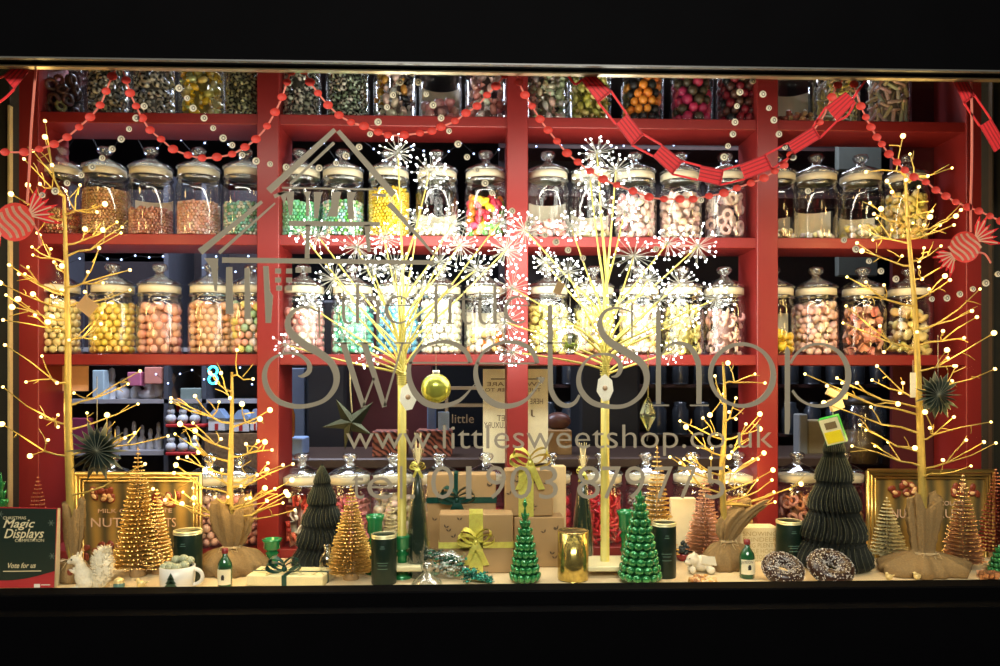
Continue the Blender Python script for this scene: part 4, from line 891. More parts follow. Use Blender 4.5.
# tin pictures
GF = mat('gold_frame', (.70, .47, .14), .28, .85, var=.25, scale=20)
TINP = mat('tin_picture', (.16, .13, .06), .3, .4, wave=(7, (.58, .36, .09), 2, 'X'))
NUT = mat('nut_brown', (.24, .045, .02), .4); NUTL = mat('nut_cream', (.78, .48, .22), .5)
def tin_picture(x0, x1, y0, y1, label, nuts, words, seed):
    Y = 2.03; root = empty('tin_picture', P((x0 + x1) / 2, y1, Y), label, 'picture')
    b = MB(); quad(b, x0 + 5, y0 + 5, x1 - 5, y1 - 4, Y, .006); b.build('printed_panel', TINP, root, smooth=False)
    for i, w_ in enumerate((2.6, 1.6, 1.2)):
        o_ = i * 3.6; b = MB()
        q = [P(x0 + o_, y0 + o_, Y - .004), P(x1 - o_, y0 + o_, Y - .004), P(x1 - o_, y1 - o_ * .6, Y - .004), P(x0 + o_, y1 - o_ * .6, Y - .004)]
        b.tube(q + [q[0]], w_ * M_(Y), 6); b.build('frame_moulding', GF, root)
    rnd = random.Random(seed)
    for gx, gy, n in nuts:
        b = MB(); l = MB()
        for j in range(n):
            a = P(gx + rnd.uniform(-12, 12), gy + rnd.uniform(-6, 6), Y - .003); M = rot('Y', rnd.uniform(0, PI)); b.ball(a, (.012, .003, .0085), 10, 6, M)
            if j % 2: l.ball(a - Vector((0, .0015, 0)), (.0085, .003, .0055), 10, 6, M)
        o = b.build('nut_picture', NUT, root); l.build('nut_kernels', NUTL, o)
    for s_, a, b_, yb_, h_ in words: text(s_, a, b_, yb_, h_, Y - .004, NUTL).build('lettering', mat('pink_gold_print', (.80, .52, .34), .4), root, smooth=False)
tin_picture(76, 201, 474, 571, 'gold-framed tin picture reading MILK CHOCOLATE NUTS behind the gold brush trees', [(101, 496, 14), (166, 499, 14), (112, 549, 6), (175, 556, 5), (88, 551, 4)], [('MILK CHOCOLATE', 98, 172, 513, 4), ('NUTS', 91, 128, 527, 9), ('NUTS', 150, 176, 527, 9)], 4)
tin_picture(868, 993, 471, 571, 'gold-framed tin picture reading CHOCOLATE and FRUIT behind the tall twig tree', [(903, 489, 13), (966, 489, 9)], [('CHOCOLATE', 925, 964, 505.5, 4.5), ('NUT', 892, 912, 518, 9), ('FRUIT', 932, 964, 518, 9)], 5)

# sacks
def sack(px, top, bot, wpx, tie, label, seed, lean=0, flare=.6, Mr=None):
    p, k = dk(px, bot); H = zy(top, p.y) - p.z; R = wpx * k / 2; zt2 = (zy(tie, p.y) - p.z) / H; root = empty('hessian_sack', p, label, 'sack', 'hessian sacks round the twig trees')
    rnd = random.Random(seed); ph = [rnd.uniform(0, 6) for _ in range(4)]; prof = []; n = 26; rings = 26
    for i in range(rings + 1):
        f = i / rings
        if f < zt2: t = f / zt2; r_ = R * (.92 * (1 - t ** 1.7) ** .6 * (1) + .22) if t > .12 else R * (1.0 + .05 * t)
        else: t = (f - zt2) / (1 - zt2); r_ = R * (.22 + flare * .5 * math.sin(t * PI * .62))
        prof.append((min(r_, R * 1.05), H * f))
    def mod(th, i, z):
        f = i / rings; a = .10 + .22 * math.exp(-((f - zt2) / .16) ** 2) * .7 + (.16 if f > zt2 else 0); return 1 + a * math.sin(7 * th + ph[0] + 3 * f) * .6 + a * .4 * math.sin(13 * th + ph[1]) + .05 * math.sin(3 * th + ph[2])
    b = MB(); b.lathe([(.0005, .001)] + prof[:-1] + [prof[-1], (prof[-1][0] * .5, prof[-1][1] * .97), (.006, H * (zt2 + .02))], p, 72, mod, sy=.62)
    for v in b.v:
        th = math.atan2(v.y - p.y, v.x - p.x); f = (v.z - p.z) / H
        if f > zt2: v.z += H * .10 * (f - zt2) / (1 - zt2) * (math.sin(2 * th + ph[3]) + .5 * math.sin(5 * th + ph[0]))
        rr_ = math.hypot(v.x - p.x, v.y - p.y); g = 1 + .07 * math.sin(9 * th + 30 * f + ph[1]) * math.sin(17 * f + ph[2]); v.x = p.x + (v.x - p.x) * g; v.y = p.y + (v.y - p.y) * g
    if lean:
        for v in b.v:
            h = max(0, (v.z - p.z) / H - zt2 * .8); v.x += lean * h * h * 1.6; v.z -= abs(lean) * h * h * .5
    b.build('sacking', HESS, root)
    b = MB(); zc = H * zt2; rr = R * .27
    for q in range(2): b.tube([p + Vector((rr * math.cos(2 * PI * j / 16) + 0, rr * math.sin(2 * PI * j / 16), zc + q * .003)) for j in range(17)], .0013, 5)
    for sg in (-1, 1):
        b.tube([p + Vector((sg * .004, -rr, zc)), p + Vector((sg * .018, -rr - .008, zc + .006)), p + Vector((sg * .024, -rr - .01, zc - .006)), p + Vector((sg * .008, -rr - .006, zc - .002)), p + Vector((sg * .022, -rr - .01, zc - .026))], .0011, 5)
    b.build('twine_bow', mat('twine', (.62, .46, .24), .9), root)
sack(74, 505, 578, 34, 556, 'hessian sack round the tall twig tree trunk behind the squirrel', 1, flare=.7)
sack(232, 503, 571, 64, 545, 'spread hessian sack tied with twine behind the green-labelled bottle', 2, flare=.75)
sack(726, 498, 571, 46, 543, 'hessian sack flopping over towards the wordy cream box', 3, lean=.085, flare=.9)
sack(923, 503, 577, 84, 556, 'wide hessian sack spread beneath the champagne brush tree side', 4, flare=.28)

# bow helper: loops of ribbon
def bow(root, c, s, m, tails=True, name='bow', w=.4, loops=2, seed=0):
    rnd = random.Random(seed); b = MB()
    def loop(a, L, lift):
        d = Vector((math.cos(a), 0, math.sin(a))); n_ = Vector((-math.sin(a), 0, math.cos(a))); vs = []; K = 13
        for i in range(K):
            t = i / (K - 1) * 2 * PI; r_ = (1 - math.cos(t)) / 2 * L; off = math.sin(t) * L * .30; q = c + d * r_ + n_ * off * .9 + Vector((0, -lift * math.sin(t / 2), 0)); hw = s * w * (.25 + .75 * (1 - math.cos(t)) / 2) / 2
            vs += [q + Vector((0, -hw, 0)) + n_ * hw * .5, q + Vector((0, hw, 0)) - n_ * hw * .5]
        b.add(vs, [(2 * i, 2 * i + 1, 2 * i + 3, 2 * i + 2) for i in range(K - 1)])
    for i in range(loops):
        loop(.25 + .5 * i, s, s * .3); loop(PI - .25 - .5 * i, s, s * .3)
    if tails:
        for sg in (-1, 1):
            vs = []
            for i in range(7):
                t = i / 6; q = c + Vector((sg * s * .55 * t, -.004 - .004 * math.sin(t * 5), -s * 1.25 * t)); hw = s * w * .38; vs += [q - Vector((hw, 0, 0)), q + Vector((hw, 0, .002))]
            b.add(vs, [(2 * i, 2 * i + 1, 2 * i + 3, 2 * i + 2) for i in range(6)])
    b.ball(c + Vector((0, -.003, 0)), (s * .16, s * .14, s * .18), 10, 8)
    return b.build(name, m, root)
LEAF = mat('dark_leaf_print', (.10, .06, .03), .7)
def parcel(x0, x1, y0, y1, Y, d, label, m=KRAFT, z0=None, band=None, cross=None, bowc=None, bs=.05, bm=RIB_Y, marks=9, seed=1, rotz=0):
    A, B = P(x0, y1, Y), P(x1, y0, Y); z0 = DZ + .0006 if z0 is None else z0; c = Vector(((A.x + B.x) / 2, Y + d / 2, (z0 + B.z) / 2)); D = (B.x - A.x, d, B.z - z0)
    root = empty('wrapped_parcel', (c.x, c.y, z0), label, 'gift box'); MB().box(c, D, bev=.0025).build('wrapped_box', m, root, smooth=False); rnd = random.Random(seed)
    if band:
        xb = P(band[0], y0, Y).x; w_ = band[1] * M_(Y); MB().box((xb, c.y, c.z), (w_, D[1] + .003, D[2] + .003)).build('ribbon', bm, root, smooth=False)
    if cross:
        zb_ = zy(cross[0], Y); MB().box((c.x, c.y, zb_), (D[0] + .003, D[1] + .003, cross[1] * M_(Y))).build('ribbon', bm, root, smooth=False)
    if bowc: bow(root, P(bowc[0], bowc[1], Y - .008), bs, bm)
    b = MB()
    for i in range(marks):
        q = Vector((c.x + rnd.uniform(-.42, .42) * D[0], Y - .0008, c.z + rnd.uniform(-.4, .4) * D[2])); a = rnd.uniform(-.6, .6)
        for sg in (-1, 1):
            t_ = a + sg * .7 + PI / 2; d_ = Vector((math.cos(t_), 0, math.sin(t_))); n_ = Vector((-d_.z, 0, d_.x)); b.poly([q, q + d_ * .005 + n_ * .0022, q + d_ * .011, q + d_ * .005 - n_ * .0022], (0, .0004, 0))
    if marks: b.build('leaf_print', LEAF, root, smooth=False)
    return root
parcel(427, 496, 474, 560, 2.02, .06, 'back kraft parcel with dark green sequin ribbon, above the gold-bowed one', band=(456, 4), cross=(500, 6), bowc=(457, 500), bs=.05, bm=RIB_G, seed=2)
parcel(439, 513, 514, 574, 1.90, .07, 'front kraft parcel tied with a yellow-gold bow', band=(476, 14), cross=(545, 6), bowc=(476, 542), bs=.048, seed=3)
rb = parcel(514, 564, 517, 570, 1.955, .07, 'lower kraft parcel behind the medium green glass tree', seed=4)
parcel(505, 553, 470, 517, 1.958, .066, 'upper kraft parcel with broad gold band and large yellow bow on top', z0=zy(517, 1.955) + .001, band=(526, 15), bowc=(530, 463), bs=.056, seed=5)
# tall thin kraft piece beside
b = MB(); b.box(P(561, 520, 1.99), (.022, .05, .0)) if False else None
pk_ = parcel(552, 566, 466, 536, 2.035, .035, 'narrow upright kraft box leaning behind the stacked parcels', m=KRAFTL, marks=0)
# cream gift box low
p, k = dk(286, 585)
gb = empty('cream_gift_box', p, 'flat cream leaf-print gift box with dark green ribbon bow', 'gift box'); Mz = rot('Z', -.10)
MB().box(p + Vector((0, .045, .0125)), (.185, .09, .025), Mz, bev=.002).build('box_body', mat('pale_yellow_card', (.84, .74, .40), .6), gb, smooth=False)
MB().box(p + Vector((0, .045, .0125)), (.012, .0925, .0265), Mz).build('ribbon', RIB_G, gb, smooth=False); MB().box(p + Vector((0, .045, .0125)), (.1875, .010, .0262), Mz).build('ribbon', RIB_G, gb, smooth=False)
bow(gb, p + Vector((-.012, .035, .034)), .042, RIB_G, False, w=.35)
b = MB(); rnd = random.Random(8)
for i in range(22):
    q = p + Mz @ Vector((rnd.uniform(-.085, .085), 0, 0)) + Vector((0, .045, .0254)) + Vector((0, rnd.uniform(-.04, .04), 0)); a = rnd.uniform(0, PI)
    b.poly([q + Vector((math.cos(a + t) * r_, math.sin(a + t) * r_, 0)) for t, r_ in ((0, .012), (.35, .005), (PI, .010), (PI + .5, .004))], (0, 0, .0003))
b.build('leaf_print', mat('olive_print', (.36, .32, .10), .7), gb, smooth=False)
# wordy cream box, blank cream card
wb = parcel(741, 778, 527, 568, 2.0, .05, 'cream box printed all over with words behind the labelled bottle', m=mat('word_box', (.72, .60, .34), .7), marks=0)
for i, s_ in enumerate(('SNOWING', 'REINDEER', 'BING PLENTY', 'LITTLE HOOK', 'GIFT STOCKING', 'MERRY BRIGHT')):
    text(s_, 743, 777, 536 + i * 5.8, 4.4, 1.9988, LG).build('lettering', mat('word_print', (.46, .32, .12), .6), wb, smooth=False)
parcel(671, 696, 498, 560, 2.045, .02, 'plain cream card box behind the copper brush tree', m=mat('plain_cream_card', (.88, .72, .42), .7), marks=0)
# hedge pudding tin by it
p, k = dk(684, 562)
pt = empty('red_bowl', p, 'small dark red bowl heaped with black sweets beneath the cream card box', 'bowl')
MB().lathe([(.014, 0), (.018, .002), (.024, .016), (.024, .02), (.021, .018), (.0004, .01)], p, 20).build('bowl_body', mat('deep_red_glaze', (.25, .015, .02), .25), pt)
b = MB(); rnd = random.Random(4)
for i in range(60):
    a = rnd.uniform(0, 2 * PI); r_ = rnd.uniform(0, .02); b.ball(p + Vector((r_ * math.cos(a), r_ * math.sin(a), .02 + (.024 - r_) * rnd.uniform(.2, 1.4))), .005, 7, 5)
tag(b.build('black_sweets', mat('black_sweet', (.02, .03, .03), .25)), 'shiny black sweets heaped in the small red bowl', 'sweets', kind='stuff')

# candlesticks
def candlestick(px, top, bot, wpx, label):
    p, k = dk(px, bot); H = zy(top, p.y) - p.z; R = wpx * k / 2; root = empty('green_candlestick', p, label, 'candlestick', 'green glass candlesticks')
    MB().lathe([(R * 1.15, 0), (R * 1.2, .003), (R * 1.0, H * .08), (R * .62, H * .15), (R * .55, H * .24), (R * .75, H * .3), (R * .55, H * .36), (R * .6, H * .5), (R * .78, H * .56), (R * .55, H * .62), (R * .62, H * .66)], p, 20).build('stem', GRNGLASS, root)
    MB().lathe([(R * .6, H * .66), (R * .92, H * .70), (R * .88, H * .88), (R * 1.05, H * .94), (R * 1.1, H), (R * .8, H), (R * .6, H * .85), (.0004, H * .83)], p, 20).build('cup', mat('mid_green_glass', (.02, .26, .08), .1, .1, coat=.8), root)
candlestick(272, 537, 569, 18, 'short green glass candlestick behind the cream gift box')
candlestick(375, 514, 572, 17, 'tall green glass candlestick left of the yellow pole')
candlestick(402, 534, 577, 17, 'lower green glass candlestick right of the dark green tin')
candlestick(626, 511, 568, 17, 'green glass candlestick right of the yellow pole by the glass tree')

# cellophane cones with bows
def cone_bag(px, top, bot, wpx, label):
    p, k = dk(px, bot); H = zy(top, p.y) - p.z; R = wpx * k / 2; root = empty('cellophane_cone', p, label, 'sweet bag', 'dark cones tied with yellow bows')
    MB().lathe([(R * .55, 0), (R * .6, .003), (R * .82, H * .12), (R * .75, H * .35), (R * .5, H * .62), (R * .16, H * .84)], p, 12).build('dark_filling', mat('dark_green_filling', (.02, .035, .022), .25, coat=.6), root)
    MB().shell([(R * .6, 0), (R * .95, H * .12), (R * .9, H * .35), (R * .62, H * .62), (R * .2, H * .86), (R * .4, H * .95), (R * .55, H)], p, 9).build('cellophane', GL, root)
    b = MB()
    for j in range(12): a = j * PI / 6; b.tube([p + Vector((0, 0, H * .86)), p + Vector((math.cos(a) * R * .3, math.sin(a) * R * .3, H * (1 + .06 * (j % 3))))], [.0012, .0006], 4)
    b.build('straw_top', mat('straw', (.76, .62, .3), .7), root); bow(root, p + Vector((0, -.006, H * .85)), .02, RIB_Y, True, w=.5)
cone_bag(418, 448, 577, 26, 'dark cellophane cone with yellow bow between pole and back kraft parcel')
cone_bag(583, 456, 566, 24, 'dark cellophane cone with yellow bow beside the red liquorice jar')

# gold votive cylinder
p, k = dk(573, 580); H = zy(532, p.y) - p.z; R = 15.5 * k
vt = empty('mercury_glass_votive', p, 'gold mottled mercury glass cylinder beside the yellow pole base', 'candle holder')
MB().lathe([(R * .97, 0), (R, .003), (R, H), (R * .95, H), (R * .94, H * .1), (.0004, H * .08)], p, 30).build('glass_cylinder', mat('mercury_gold', (.55, .42, .12), .16, .85, var=.8, scale=70), vt)
MB().lathe([(R * .99, H), (R * 1.02, H + .0015), (R * .99, H + .003), (R * .95, H + .0015)], p, 30).build('rim', GOLDB, vt)

# jar lying on its side, spilling green sweets
cj = P(446, 563, 1.86); cj.z = DZ + .0365
lj = empty('lying_glass_jar', (cj.x, cj.y, DZ), 'glass jar lying on its side with green and silver wrapped sweets', 'jar'); Mj = rot('Z', -.35) @ rot('Y', PI / 2)
MB().shell([(.001, -.05), (.030, -.05), (.035, -.044), (.036, .02), (.031, .032), (.027, .036), (.027, .045), (.030, .047)], cj, 26, M=Mj).build('glass_body', GL, lj)
m = MB(); rnd = random.Random(9); tv, tf, _ = TPL['wrap']
for i in range(110):
    a = rnd.uniform(0, 2 * PI); r_ = .031 * math.sqrt(rnd.random()); q = cj + Mj @ Vector((r_ * math.cos(a), r_ * math.sin(a), rnd.uniform(-.045, .045))); M = rot('Z', rnd.uniform(0, 6)) @ rot('X', rnd.uniform(0, 6)); m.cur = rnd.choice([(.05, .3, .15), (.6, .65, .55), (.02, .12, .08)]); m.add([q + M @ (v * .0055) for v in tv], tf)
tag(m.build('wrapped_sweets', WRAP), 'green and silver wrapped sweets inside the lying jar', 'sweets', kind='stuff')
m = MB(); rnd = random.Random(10)
for i in range(90):
    t = rnd.random(); q = P(463 + 28 * t, 575, 1.815 + rnd.uniform(-.02, .03)); q.z = DZ + .006 + rnd.random() * .030 * (1 - t) ** .7; M = rot('Z', rnd.uniform(0, 6)) @ rot('X', rnd.uniform(0, 6)); m.cur = rnd.choice([(.01, .22, .14), (.02, .3, .2), (.005, .1, .07)]); m.add([q + M @ (v * .0052) for v in tv], tf)
tag(m.build('spilled_sweets', WRAP), 'shiny teal green sweets spilling from the lying jar', 'sweets', kind='stuff')
# small glass lid/knob in front
p, k = dk(427, 585); p.z = DZ + .0005
gj = empty('jar_stopper', p, 'clear glass jar lid with round knob lying before the lying jar', 'jar lid')
MB().shell([(.036, 0), (.038, .003), (.034, .009), (.022, .02), (.01, .029), (.007, .034)], p, 24).build('dome', GLT, gj)
MB().lathe([(.007, .033), (.014, .040), (.0165, .047), (.013, .055), (.0004, .058)], p, 18).build('knob', GLT, gj)

# sprinkled doughnuts
CHOC = mat('dark_chocolate', (.035, .014, .008), .3); SPR = mat('sugar_strands', (.8, .74, .66), .5)
for px, bot, rr, lab in ((785, 587, 21, 'chocolate doughnut with white strands in front of a dark green tin'), (833, 587, 23, 'chocolate doughnut with white strands before the big paper tree')):
    p, k = dk(px, bot); R = rr * k; rnd = random.Random(px); root = empty('sprinkled_doughnut', p, lab, 'doughnut', 'sprinkled chocolate doughnuts')
    b = MB(); s_ = MB(); Mt = rot('X', math.radians(33)); c0 = p + Vector((0, .012, R * .66)); n1, n2 = 28, 14; r1, r2 = R * .64, R * .37
    def tor(a, t, e=1): return c0 + Mt @ Vector(((r1 + r2 * e * math.cos(t)) * math.cos(a), (r1 + r2 * e * math.cos(t)) * math.sin(a), r2 * e * math.sin(t)))
    b.add([tor(2 * PI * i / n1, 2 * PI * j / n2) for i in range(n1) for j in range(n2)], [(i * n2 + j, i * n2 + (j + 1) % n2, (i + 1) % n1 * n2 + (j + 1) % n2, (i + 1) % n1 * n2 + j) for i in range(n1) for j in range(n2)]); b.build('chocolate_ring', CHOC, root)
    for i in range(520):
        a, t = rnd.uniform(0, 2 * PI), rnd.uniform(-.3, PI + .3); q = tor(a, t, 1.02); d = (tor(a + rnd.uniform(-.1, .1), t + rnd.uniform(-.25, .25), 1.02) - q); d = d.normalized() * .0032 if d.length > 1e-5 else Vector((.003, 0, 0)); s_.tube([q - d * .5, q + d * .5], .0008, 4)
    s_.build('sugar_strands', SPR, root, kind='stuff')

# white squirrel (faces left) and furry animal: ellipsoids fused into one skin
def fused(root, parts, m, name='body', vox=.0022):
    b = MB()
    for c, r_, M in parts: b.ball(c, r_, 12, 9, M)
    o = b.build(name, m, root); md = o.modifiers.new('fuse', 'REMESH'); md.mode = 'VOXEL'; md.voxel_size = vox; md.use_smooth_shade = True; s_ = o.modifiers.new('soft', 'SMOOTH'); s_.iterations = 3; return o
p, k = dk(86, 585)
sq = empty('squirrel_figure', p, 'white squirrel ornament with a bushy tail beside the easel card', 'figurine')
V = lambda x, y, z: p + Vector((x, y, z))
fused(sq, [(V(-.004, 0, .026), (.021, .019, .026), rot('Y', -.2)), (V(-.012, 0, .048), (.013, .013, .017), None), (V(-.022, 0, .067), (.0155, .012, .012), rot('Y', .25)), (V(-.036, 0, .063), (.008, .007, .006), None), (V(-.016, -.006, .081), (.0035, .0025, .008), rot('Y', .2)), (V(-.014, .006, .081), (.0035, .0025, .008), rot('Y', .2)),
           (V(.006, -.013, .014), (.018, .009, .013), None), (V(.006, .013, .014), (.018, .009, .013), None), (V(-.018, -.012, .004), (.014, .006, .004), None), (V(-.018, .012, .004), (.014, .006, .004), None), (V(-.026, -.008, .042), (.012, .004, .004), rot('Y', .5)), (V(-.026, .008, .042), (.012, .004, .004), rot('Y', .5))], FUR)
tb = MB(); rnd = random.Random(2); path = spline([(.012, .006), (.030, .018), (.038, .045), (.036, .070), (.044, .090)], 6)
for i, (x, z) in enumerate(path):
    w = .006 + .018 * math.sin(PI * min(1, i / (len(path) - 1) * .9 + .05)); tb.ball(V(x, .002, z), (w, w * .75, w), 10, 8)
    for j in range(26):
        a = rnd.uniform(0, 2 * PI); e = rnd.uniform(-1, 1); d = Vector((math.cos(a), math.sin(a) * .7, e)).normalized(); q = V(x, .002, z) + d * w * .9; tb.tube([q, q + d * .007 + Vector((0, 0, .004))], [.0016, .0002], 4, False)
tb.build('tail', FUR, sq)
for sg in (-1, 1): MB().ball(V(-.028, sg * .0105, .070), .0022, 8, 6).build('eye', INK, sq)
MB().ball(V(-.0435, 0, .064), .002, 8, 6).build('nose', INK, sq)
MB().lathe([(.0003, 0), (.006, .003), (.007, .009), (.0075, .010), (.006, .015), (.0003, .017)], V(-.036, 0, .030), 12).build('acorn', NUT, sq)
p, k = dk(703, 577); p.y += .02; V = lambda x, y, z: p + Vector((x, y, z))
an = empty('furry_animal_figure', p, 'white furry animal ornament with a paper tag below the copper brush tree', 'figurine')
fused(an, [(V(.006, .01, .022), (.030, .022, .021), None), (V(-.020, 0, .034), (.017, .015, .015), rot('Y', .2)), (V(-.034, -.004, .028), (.009, .008, .007), None), (V(-.014, -.010, .047), (.005, .003, .006), None), (V(-.014, .010, .047), (.005, .003, .006), None),
           (V(-.024, -.012, .010), (.009, .008, .010), None), (V(-.022, .012, .010), (.009, .008, .010), None), (V(.022, -.014, .010), (.012, .009, .010), None), (V(.022, .014, .010), (.012, .009, .010), None)], FUR)
for sg in (-1, 1): MB().ball(V(-.031, sg * .009 - .002, .039), .0018, 8, 6).build('eye', INK, an)
MB().ball(V(-.042, -.004, .030), .0022, 8, 6).build('nose', INK, an)
b = MB(); b.poly([V(-.002, -.018, .028), V(.036, -.018, .022), V(.032, -.014, .044), V(.0, -.014, .046)], (0, .0008, 0)); b.build('paper_tag', CARD, an, smooth=False)
p, k = dk(703, 587)
gp = empty('gold_sweet_dish', p, 'small gold dish of amber sugar crystals in front of the furry animal', 'dish'); MB().lathe([(.03, 0), (.034, .003), (.036, .008), (.033, .009), (.0004, .006)], p, 24).build('dish_body', GOLD, gp)
m = MB(); rnd = random.Random(5)
for i in range(140): a = rnd.uniform(0, 2 * PI); r_ = math.sqrt(rnd.random()) * .031; m.cur = rnd.choice([(.75, .4, .1), (.85, .6, .3), (.5, .2, .06)]); M = rot('X', rnd.uniform(0, 3)); m.box(p + Vector((r_ * math.cos(a), r_ * math.sin(a), .012 + rnd.random() * .012 * (1 - r_ / .034))), (.006, .006, .006), M)
tag(m.build('sugar_crystals', SWEET, smooth=False), 'amber sugar crystals heaped in the small gold dish', 'sweets', kind='stuff')
# little birds / figures
def bird(px, bot, s, m1, label):
    p, k = dk(px, bot); root = empty('bird_figure', p, label, 'figurine'); fused(root, [(p + Vector((0, 0, s * .9)), (s * .95, s * .7, s * .8), None), (p + Vector((-s * .6, 0, s * 1.7)), (s * .52, s * .5, s * .5), None), (p + Vector((s * 1.1, 0, s * 1.2)), (s * .6, s * .25, s * .25), rot('Y', -.5))], m1, vox=s * .14)
    b = MB(); b.tube([p + Vector((-s * 1.0, 0, s * 1.7)), p + Vector((-s * 1.4, 0, s * 1.6))], [s * .14, .0002], 6); b.build('beak', INK, root)
CB = mat('gold_cream_glaze', (.80, .62, .26), .35, .3)
bird(141, 585, .011, CB, 'gold-cream bird ornament beside the mug')
bird(889, 584, .009, CB, 'tiny pale gold bird beside the champagne brush tree')
bird(917, 584, .0095, CB, 'tiny yellow bird in front of the wide hessian sack')
p, k = dk(119, 586); tj = empty('tiny_painted_jar', p, 'tiny cream and green pot between the squirrel and gold bird', 'pot')
MB().lathe([(.010, 0), (.0125, .003), (.0125, .012), (.010, .015)], p, 16).build('pot_body', mat('pot_green', (.10, .20, .16), .3), tj); MB().lathe([(.0115, .015), (.0125, .018), (.011, .024), (.004, .028), (.0004, .029)], p, 16).build('pot_lid', CB, tj)
p, k = dk(991, 584); rk = empty('gold_crystal_rock', p, 'rough gold sugar rock by the tiny green glass tree', 'ornament'); m = MB(); rnd = random.Random(6)
for i in range(60): m.box(p + Vector((rnd.uniform(-.02, .02), rnd.uniform(-.012, .02), .004 + rnd.random() * .012)), (.009,) * 3, rot('X', rnd.uniform(0, 3)) @ rot('Z', rnd.uniform(0, 3)))
m.build('crystal_mass', RGOLD, rk, smooth=False)

# ------------------------------------------------------------- hanging ornaments
def thread(root, x, y0, y1, Y, m=None, r=.0007, x1=None): MB().tube([P(x1 or x, y0, Y), P(x, y1, Y)], r, 5).build('hanging_thread', m or mat('pale_thread', (.7, .65, .5), .6), root)
def bauble(px, py, r, Y, m, label, top=330, inner=None):
    k = M_(Y); c = P(px, py, Y); R = r * k; root = empty('bauble', c, label, 'ornament'); MB().ball(c, R, 28, 20).build('glass_ball', m, root)
    MB().lathe([(R * .22, R * .96), (R * .25, R * 1.0), (R * .25, R * 1.2), (R * .2, R * 1.22)], c, 14).build('metal_cap', mat('silver_cap', (.8, .78, .7), .3, .8), root); thread(root, px, top, py - r * 1.2, Y)
    if inner: inner(root, c, R)
bauble(436, 388.5, 15, 1.83, mat('olive_pearl', (.50, .52, .08), .22, .55, var=.15, scale=30), 'frosted olive-yellow bauble hanging beside the pole with starbursts', 345)
def moss(root, c, R):
    b = MB(); rnd = random.Random(1)
    for i in range(60): a = rnd.uniform(0, 6.28); e = rnd.uniform(-.9, -.2); q = c + Vector((math.cos(a) * R * .6 * rnd.random(), math.sin(a) * R * .5 * rnd.random(), e * R * .8)); b.ball(q, (.003, .0015, .004), 6, 4, rot('X', a))
    b.build('moss_filling', mat('moss', (.35, .42, .04), .8), root); b = MB(); b.lathe([(.0005, -R * .4), (R * .18, -R * .2), (R * .14, R * .25), (R * .2, R * .45), (.0005, R * .6)], c, 10); b.build('inner_figure', mat('grey_figure', (.4, .36, .3), .6), root)
bauble(570, 341, 12.5, 1.80, GLT, 'clear glass bauble filled with green moss, hanging under a kraft tag', 296, moss)
# kraft tag above it
kt = empty('kraft_tag', P(559, 288, 1.80), 'small kraft tag hanging above the clear moss bauble', 'tag'); b = MB(); b.box(P(559, 288, 1.80), (8 * M_(1.8), .0012, 13 * M_(1.8)), rot('Y', .45)); b.build('card', KRAFT, kt, smooth=False); thread(kt, 560, 262, 282, 1.80)
# 5-point star
c = P(352, 422, 1.82); k = M_(1.82); st = empty('metal_star', c, 'five-pointed dark green metal star hanging below the W of the lettering', 'ornament'); b = MB(); vs = []; 
for i, (dx, dy) in enumerate(((-16, -23), (0, -8), (21, -20), (9, 2), (20, 13), (-1, 9), (-7, 28), (-8, 7), (-30, 5), (-11, -3))): vs.append(c + Vector((dx * k, 0, -dy * k)))
vs += [c + Vector((0, -.014, 0)), c + Vector((0, .014, 0))]
b.add(vs, [(i, (i + 1) % 10, 10) for i in range(10)] + [((i + 1) % 10, i, 11) for i in range(10)]); b.build('star_body', mat('dark_bronze_green', (.045, .052, .03), .3, .6, var=.3, scale=30), st, smooth=False)
b = MB(); rp = spline([tuple(P(350, 372, 1.82)), tuple(P(350.5, 390, 1.82)), tuple(P(352, 413, 1.82))], 8); b.tube(rp, .0018, 6); b.build('hanging_twine', mat('twine2', (.55, .45, .22), .9, var=.5, scale=300), st)
# crystal drop
c = P(648, 415, 1.82); cd = empty('crystal_drop', c, 'long faceted clear drop hanging between the letters h and S', 'ornament'); b = MB(); b.lathe([(.0006, -17 * k), (8 * k, -2 * k), (8.4 * k, 1 * k), (4.5 * k, 12 * k), (.0012, 19 * k)], c, 8); b.build('glass_drop', glass('faceted_glass', (.78, .82, .7), .12, .35, .8, (.9, .95, .8)), cd, smooth=False); thread(cd, 648, 352, 397, 1.82, mat('gold_cord', (.75, .6, .2), .5), .0013)
b = MB(); b.tube([P(648, 431, 1.82), P(647, 441, 1.82)], .0016, 6); b.build('tail_bead', GREYIN, cd)
# folded paper stars
def paper_star(px, py, r, Y, n, label):
    k = M_(Y); c = P(px, py, Y); root = empty('paper_star', c, label, 'ornament', 'dark green folded paper stars'); b = MB(); e_ = MB()
    for i in range(n):
        a = 2 * PI * i / n; R = r * k * (1 if i % 2 == 0 else .8); d = Vector((math.cos(a), 0, math.sin(a))); q = Vector((-math.sin(a), 0, math.cos(a))); w = R * .42 * math.tan(PI / n) * 1.1
        ms_ = [c + d * R * .42 + q * w, c + d * R * .42 - q * w]; t_ = c + d * R; o_ = Vector((0, .016, 0))
        b.add([c + Vector((0, -.002, 0)), ms_[0] + o_ * .6, ms_[1] + o_ * .6, t_, c + d * R * .6 - o_ * .75, c + d * R * .6 + o_ * 1.2, c + o_], [(0, 1, 4), (0, 4, 2), (1, 3, 4), (4, 3, 2), (6, 5, 1), (6, 2, 5), (1, 5, 3), (5, 2, 3)])
        e_.tube([c + Vector((0, -.003, 0)), c + d * R * .6 - o_ * .78, t_], .0005, 3)
    b.build('paper_points', mat('dark_teal_paper', (.018, .035, .028), .6), root, smooth=False); e_.build('paper_edges', mat('pale_edge', (.2, .2, .13), .6), root)
    thread(root, px, py - r * 2.4, py - r * .2, Y)
